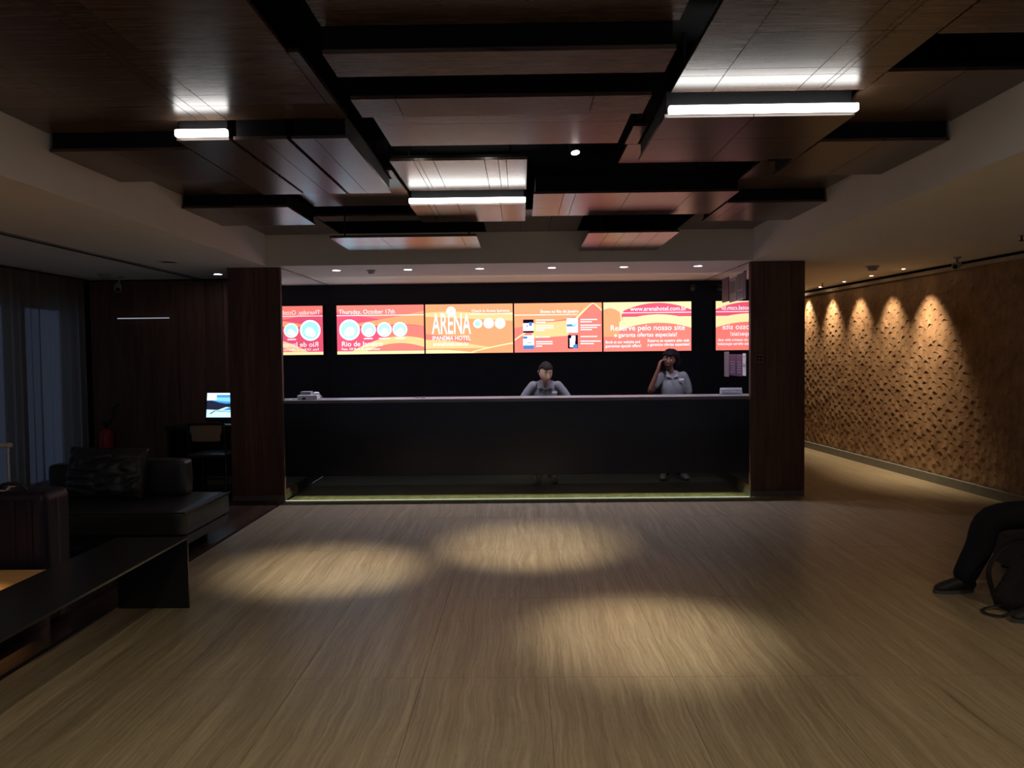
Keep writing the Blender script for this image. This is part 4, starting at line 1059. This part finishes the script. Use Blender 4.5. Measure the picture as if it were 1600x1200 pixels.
def face(t, M, skin, s=1.0, brow=HAIR1, look=0.0, lids=False):
    for sx in (-1, 1):
        c = M @ Vector((sx * .031 * s, -.079 * s, .010 * s))
        b_ = NB(); bmesh.ops.create_uvsphere(b_, u_segments=12, v_segments=8, radius=.0115 * s); bmesh.ops.translate(b_, verts=b_.verts, vec=c)
        e_ = obj('eyelid' if lids else 'eye', b_, skin if lids else EYEW, t, smooth=True)
        c2 = M @ Vector((sx * .031 * s, -.0875 * s, (.010 - look) * s))
        b_ = NB(); bmesh.ops.create_uvsphere(b_, u_segments=10, v_segments=6, radius=.0052 * s); bmesh.ops.translate(b_, verts=b_.verts, vec=c2)
        obj('lashes' if lids else 'iris', b_, INK, e_, smooth=True)
        obj('eyebrow', tube(NB(), [M @ Vector((sx * a * s, -b * s, z * s)) for a, b, z in ((.014, .098, .034), (.032, .095, .040), (.048, .083, .034))], .0038 * s, 6), brow, t)
    obj('lips', tube(NB(), [M @ Vector((a * s, -b * s, z * s)) for a, b, z in ((-.024, .083, -.053), (-.008, .0965, -.052), (.008, .0965, -.052), (.024, .083, -.053))], lambda q: .002 + .0055 * math.sin(PI * q) * s, 8), LIP, t)
def shoe(t, heel, toe, name='shoe', laces=True, sole=True):
    h = Vector(heel); e = Vector(toe); d = (e - h).normalized(); sd_ = Vector((0, 0, 1)).cross(d)
    bm = NB(); L_ = (e - h).length
    loft(bm, [h + d * .03 + Vector((0, 0, .055)), h + d * L_ * .45 + Vector((0, 0, .050)), h + d * L_ * .75 + Vector((0, 0, .038)), e - d * .03 + Vector((0, 0, .030))], [(.036, .048), (.040, .046), (.046, .032), (.036, .024)], 14, side=sd_)
    loft(bm, [h + d * .045 + Vector((0, 0, .06)), h + d * .05 + Vector((0, 0, .115))], [(.040, .048), (.037, .043)], 14, side=sd_)
    o = fuse(name, bm, SHOEM, t, 0.007, 3)
    if sole:
        P = []
        for k in range(24):
            a = 2 * PI * k / 24; c = .5 + .5 * math.cos(a)
            P.append(h + d * (.5 * L_ + .53 * L_ * math.cos(a) * .97) + sd_ * math.sin(a) * (.040 + .008 * c))
        b_ = NB(); poly(b_, [(p.x, p.y, 0.0) for p in P], 0.022, 2); obj('sole', b_, RUBBER, o)
    if laces:
        b_ = NB()
        for q in (.42, .52, .62):
            c = h + d * L_ * q + Vector((0, 0, .100 - (q - .42) * .12))
            tube(b_, [c - sd_ * .025 - Vector((0, 0, .006)), c, c + sd_ * .025 - Vector((0, 0, .006))], .0035, 6)
        obj('laces', b_, NYLON, o)
    return o

# receptionist bent over her work
X, Y = 0.28, 9.56
t = thing('person', 'person in a grey uniform shirt with tied dark hair looking down at the counter', 'person', (X, Y, 0))
V = lambda x, y, z: Vector((X + x, Y + y, z))
HM = Matrix.Translation(V(0.0, -0.27, 1.355)) @ Matrix.Rotation(math.radians(16), 4, 'Z') @ Matrix.Rotation(math.radians(20), 4, 'X')
bm = NB()
loft(bm, [V(0, .06, .88), V(0, -.05, 1.0), V(0, -.13, 1.11), V(0, -.17, 1.20)], [(.16, .11), (.14, .10), (.16, .10), (.12, .07)], 20)
loft(bm, [V(0, -.19, 1.19), V(0, -.24, 1.29)], [(.058, .058), (.050, .052)], 14)
headmesh(bm, HM, 1.02)
for s in (-1, 1):
    loft(bm, [V(s * .155, -.18, 1.19), V(s * .27, -.17, .99), V(s * .16, -.36, .86)], [(.050, .050), (.040, .040), (.028, .026)], 14)
    hand(bm, V(s * .155, -.37, .853), (-s * .3, -1, -.28), (0, 0, -1), 1 if s < 0 else -1, .35)
    loft(bm, [V(s * .09, .08, .86), V(s * .085, .05, .48), V(s * .085, .05, .09)], [(.085, .085), (.058, .06), (.040, .042)], 14)
fuse('body', bm, SKIN1, t, 0.007)
bm = NB()
loft(bm, [V(0, .06, .90), V(0, -.07, 1.0), V(0, -.135, 1.10), V(0, -.165, 1.20)], [(.185, .135), (.175, .14), (.185, .125), (.14, .075)], 22)
for s in (-1, 1):
    loft(bm, [V(s * .145, -.18, 1.195), V(s * .215, -.175, 1.10), V(s * .285, -.18, .98)], [(.062, .062), (.064, .064), (.064, .06)], 14)
sh = fuse('shirt', bm, SHIRT, t, 0.009)
for s in (-1, 1):
    bm = NB(); poly(bm, [V(s * .012, -.285, 1.165), V(s * .10, -.262, 1.175), V(s * .085, -.20, 1.262), V(s * .055, -.238, 1.262)], 0.008, 1); obj('collar', bm, SHIRT, sh)
obj('button_band', tube(NB(), [V(0, -.272, 1.165), V(.002, -.277, 1.12), V(.002, -.268, 1.06)], .012, 6, ry=.004), SHIRT, sh)
obj('name_badge', B(X + .075, Y - .276, 1.112, X + .135, Y - .262, 1.135), WHITEP, sh)
obj('neck_scarf', tube(NB(), [V(-.05, -.262, 1.19), V(-.02, -.285, 1.165), V(.02, -.285, 1.165), V(.05, -.262, 1.19)], .010, 8), INK, sh)
bm = NB()
for s in (-1, 1):
    loft(bm, [V(s * .09, .08, .88), V(s * .088, .05, .48), V(s * .088, .05, .10)], [(.10, .105), (.075, .078), (.065, .068)], 14)
loft(bm, [V(0, .08, .86), V(0, .075, .95)], [(.17, .12), (.155, .11)], 18)
fuse('trousers', bm, DENIM, t, 0.011)
for s in (-1, 1): shoe(t, V(s * .09, .09, 0), V(s * .115, -.16, 0), laces=False, sole=False)
face(t, HM, SKIN1, 1.02, HAIR1, .006, True)
def haircap(t, M, s, m_, grow=1.09, low=-.30, front=.42, extra=()):
    b2 = NB(); bmesh.ops.create_icosphere(b2, subdivisions=4, radius=1.0)
    dele = []
    for v in b2.verts:
        u = v.co
        lim = front if u.y < -.25 else (low if u.y > .1 else low + (front - low) * (.1 - u.y) / .35)
        if u.z < lim: dele.append(v)
        n_ = 1 + .02 * noise.noise(u * 5)
        v.co = Vector((u.x * .076 * grow, u.y * .094 * grow, u.z * .116 * grow)) * s * n_
    bmesh.ops.delete(b2, geom=dele, context='VERTS')
    bmesh.ops.solidify(b2, geom=b2.faces[:], thickness=.012 * s)
    bmesh.ops.transform(b2, matrix=M, verts=b2.verts)
    h = obj('hair', b2, m_, t, smooth=True)
    for (c, r) in extra:
        b3 = NB(); bmesh.ops.create_icosphere(b3, subdivisions=3, radius=1.0)
        for v in b3.verts:
            v.co = Vector((v.co.x * r[0], v.co.y * r[1], v.co.z * r[2])) * s * (1 + .06 * noise.noise(v.co * 4)) + Vector(c) * s
        bmesh.ops.transform(b3, matrix=M, verts=b3.verts); obj('hair_bun', b3, m_, h, smooth=True)
haircap(t, HM, 1.02, HAIR1, 1.15, -.35, .50, [((0, .115, .0), (.038, .034, .038))])

# receptionist on the telephone
X, Y = 1.865, 9.76
t = thing('person', 'smiling person in a grey uniform shirt with big dark hair, hand raised to the ear', 'person', (X, Y, 0))
HM = Matrix.Translation(V(-.055, -.06, 1.485)) @ Matrix.Rotation(math.radians(-14), 4, 'Z') @ Matrix.Rotation(math.radians(6), 4, 'X') @ Matrix.Rotation(math.radians(5), 4, 'Y')
bm = NB()
loft(bm, [V(0, .03, .86), V(0, .01, 1.0), V(0, 0, 1.16), V(-.005, .0, 1.28)], [(.14, .105), (.112, .09), (.13, .10), (.10, .065)], 20)
loft(bm, [V(-.02, -.01, 1.28), V(-.045, -.035, 1.40)], [(.050, .050), (.046, .048)], 14)
headmesh(bm, HM, .98)
loft(bm, [V(-.14, -.01, 1.285), V(-.285, -.06, 1.105), V(-.20, -.12, 1.36)], [(.045, .045), (.036, .036), (.025, .024)], 14, side=(0, 1, 0))
hand(bm, V(-.198, -.12, 1.372), (.28, .12, 1), (1, .15, -.2), 1, .55)
loft(bm, [V(.14, -.01, 1.285), V(.195, .01, 1.05), V(.20, -.12, .84)], [(.045, .045), (.036, .036), (.025, .024)], 14)
hand(bm, V(.20, -.125, .835), (0, -.5, -1), (-1, 0, 0), 1, .4)
for s in (-1, 1): loft(bm, [V(s * .085, .02, .85), V(s * .085, .0, .47), V(s * .09, .03, .09)], [(.08, .08), (.055, .057), (.038, .04)], 14)
fuse('body', bm, SKIN2, t, 0.007)
bm = NB()
loft(bm, [V(0, .03, .84), V(0, .01, 1.0), V(0, 0, 1.16), V(-.005, .0, 1.288)], [(.155, .12), (.13, .108), (.148, .115), (.115, .075)], 22)
loft(bm, [V(-.128, -.01, 1.288), V(-.185, -.03, 1.225), V(-.225, -.04, 1.175)], [(.056, .056), (.056, .056), (.054, .05)], 14)
loft(bm, [V(.128, -.01, 1.288), V(.172, .0, 1.19), V(.19, .0, 1.09)], [(.056, .056), (.056, .056), (.054, .05)], 14)
sh = fuse('shirt', bm, SHIRT, t, 0.009)
for s in (-1, 1):
    bm = NB(); poly(bm, [V(-.02 + s * .006, -.112, 1.265), V(-.02 + s * .075, -.098, 1.285), V(-.025 + s * .068, -.055, 1.35), V(-.025 + s * .042, -.075, 1.345)], 0.008, 1); obj('collar', bm, SHIRT, sh)
obj('button_band', tube(NB(), [V(-.02, -.108, 1.262), V(-.005, -.118, 1.16), V(0, -.108, .98)], .012, 6, ry=.004), SHIRT, sh)
obj('name_badge', B(X + .055, Y - .122, 1.235, X + .115, Y - .109, 1.258), WHITEP, sh)
bm = NB()
for s in (-1, 1): loft(bm, [V(s * .085, .02, .86), V(s * .085, .0, .47), V(s * .09, .03, .10)], [(.095, .10), (.07, .073), (.06, .063)], 14)
loft(bm, [V(0, .03, .83), V(0, .02, .92)], [(.16, .115), (.145, .105)], 18)
fuse('trousers', bm, DENIM, t, 0.011)
for s in (-1, 1): shoe(t, V(s * .10, .06, 0), V(s * .16, -.17, 0), laces=False, sole=False)
face(t, HM, SKIN2, .98, HAIR2)
obj('teeth', tube(NB(), [HM @ Vector((a, -b, z)) for a, b, z in ((-.016, .0915, -.053), (0, .098, -.0545), (.016, .0915, -.053))], lambda q: .001 + .003 * math.sin(PI * q), 6), EYEW, t)
haircap(t, HM, .98, HAIR2, 1.26, -.75, .40, [((.03, .05, .055), (.095, .085, .085)), ((.085, .085, -.03), (.055, .05, .095))])

# seated man at the right edge of the picture
t = thing('waiting_bench', 'brown leather bench under the seated person', 'bench', (3.75, 5.05, 0))
obj('seat', softbox(3.38, 4.30, 0.24, 4.02, 5.82, 0.42, 0.03, 0.01, 0.002, 4, 12), BROWNL, t, smooth=True)
obj('base', B(3.44, 4.36, 0.03, 3.98, 5.76, 0.238), BLACK, t)
for x in (3.48, 3.90):
    for y in (4.42, 5.68): obj('foot', cyl(NB(), (x, y, 0), (x, y, .03), .025, n=12), BLACKP, t)
X, Y = 3.62, 4.86
t = thing('person', 'seated person in black trousers and dark lace-up shoes at the right edge', 'person', (3.62, 4.86, 0))
HM = Matrix.Translation(V(-.06, 0, 1.24)) @ Matrix.Rotation(math.radians(-90), 4, 'Z') @ Matrix.Rotation(math.radians(14), 4, 'X')
bm = NB()
loft(bm, [V(-.02, 0, .52), V(.04, 0, .68), V(.04, 0, .88), V(0, 0, 1.03)], [(.17, .12), (.15, .11), (.19, .12), (.14, .08)], 20, side=(0, 1, 0))
loft(bm, [V(0, 0, 1.02), V(-.035, 0, 1.14)], [(.058, .058), (.052, .054)], 14)
headmesh(bm, HM, 1.03)
kn = {1: V(-.575, .24, .475), -1: V(-.50, -.22, .475)}
an = {1: V(-.745, .25, .10), -1: V(-.60, -.30, .10)}
for s in (-1, 1):
    loft(bm, [V(-.02, s * .10, .515), kn[s], an[s]], [(.080, .078), (.050, .050), (.036, .036)], 14, side=(0, 1, 0))
    loft(bm, [V(.01, s * .19, 1.0), V(-.02, s * .26, .74), V(-.20, s * .13, .66)], [(.05, .05), (.042, .042), (.029, .027)], 14, side=(0, 1, 0))
    hand(bm, V(-.205, s * .128, .655), (-1, -s * .5, -.15), (0, 0, -1), -1 if s > 0 else 1, .3)
fuse('body', bm, SKIN1, t, 0.008)
bm = NB()
loft(bm, [V(-.02, 0, .50), V(.04, 0, .68), V(.04, 0, .88), V(0, 0, 1.025)], [(.195, .145), (.185, .14), (.215, .14), (.16, .09)], 22, side=(0, 1, 0))
for s in (-1, 1): loft(bm, [V(.01, s * .175, 1.0), V(-.01, s * .24, .86), V(-.02, s * .262, .76)], [(.066, .066), (.064, .064), (.06, .06)], 14, side=(0, 1, 0))
fuse('shirt', bm, SHIRTD, t, 0.010)
# (left and right leg melt at the hip into one pair of trousers)
bm2 = NB()
for s in (-1, 1):
    loft(bm2, [V(.02, s * .10, .515), V(-.28, s * .165, .52), kn[s] + Vector((-.005, 0, .0)), (kn[s] + an[s]) / 2 + Vector((-.005, 0, 0)), an[s] + Vector((0, 0, .02))], [(.115, .105), (.105, .095), (.088, .088), (.082, .082), (.070, .074)], 16, side=(0, 1, 0))
loft(bm2, [V(0, 0, .50), V(.02, 0, .60)], [(.19, .14), (.18, .135)], 18, side=(0, 1, 0))
fuse('trousers', bm2, DENIM, t, 0.010)
shoe(t, an[1] + Vector((.05, 0, -.10)), an[1] + Vector((-.215, -.02, -.10)))
shoe(t, an[-1] + Vector((.05, 0, -.10)), an[-1] + Vector((-.205, -.03, -.10)))
face(t, HM, SKIN1, 1.03, HAIR1)
haircap(t, HM, 1.03, HAIR1, 1.08, -.35, .45)

# backpack on the floor
t = thing('backpack', 'black backpack with loose straps on the floor by the seated person', 'backpack', (3.08, 4.76, 0))
def warp(bm):
    for v in bm.verts:
        v.co.x += max(0, v.co.z) * 0.55
        k = v.co.z / 0.36
        v.co.y = 4.76 + (v.co.y - 4.76) * (1 - .25 * max(0, k))
    return bm
obj('bag', warp(softbox(2.86, 4.62, 0.0, 3.20, 4.90, 0.36, 0.08, 0.015, 0.010, 6, 16)), NYLON, t, smooth=True)
obj('front_pocket', warp(softbox(2.92, 4.575, 0.02, 3.16, 4.67, 0.22, 0.035, 0.01, 0.006, 8, 10)), NYLON, t, smooth=True)
obj('zip', tube(NB(), [(2.98, 4.60, .20), (3.06, 4.585, .225), (3.16, 4.585, .23), (3.26, 4.60, .21)], .004, 6), RUBBER, t)
obj('strap', tube(NB(), [(3.30, 4.88, .34), (3.16, 4.93, .385), (3.00, 4.93, .33), (2.90, 4.90, .20), (2.90, 4.84, .05)], .024, 8, ry=.006), NYLON, t)
obj('strap', tube(NB(), [(3.34, 4.80, .36), (3.25, 4.86, .42), (3.14, 4.90, .43), (3.05, 4.92, .40)], .022, 8, ry=.006), NYLON, t)
obj('strap', tube(NB(), [(2.90, 4.64, .03), (2.80, 4.60, .014), (2.74, 4.66, .012), (2.78, 4.74, .012), (2.88, 4.74, .03)], .012, 8, ry=.004), NYLON, t)
obj('grab_handle', tube(NB(), [(3.34, 4.72, .35), (3.40, 4.73, .41), (3.46, 4.76, .38)], .010, 8), NYLON, t)
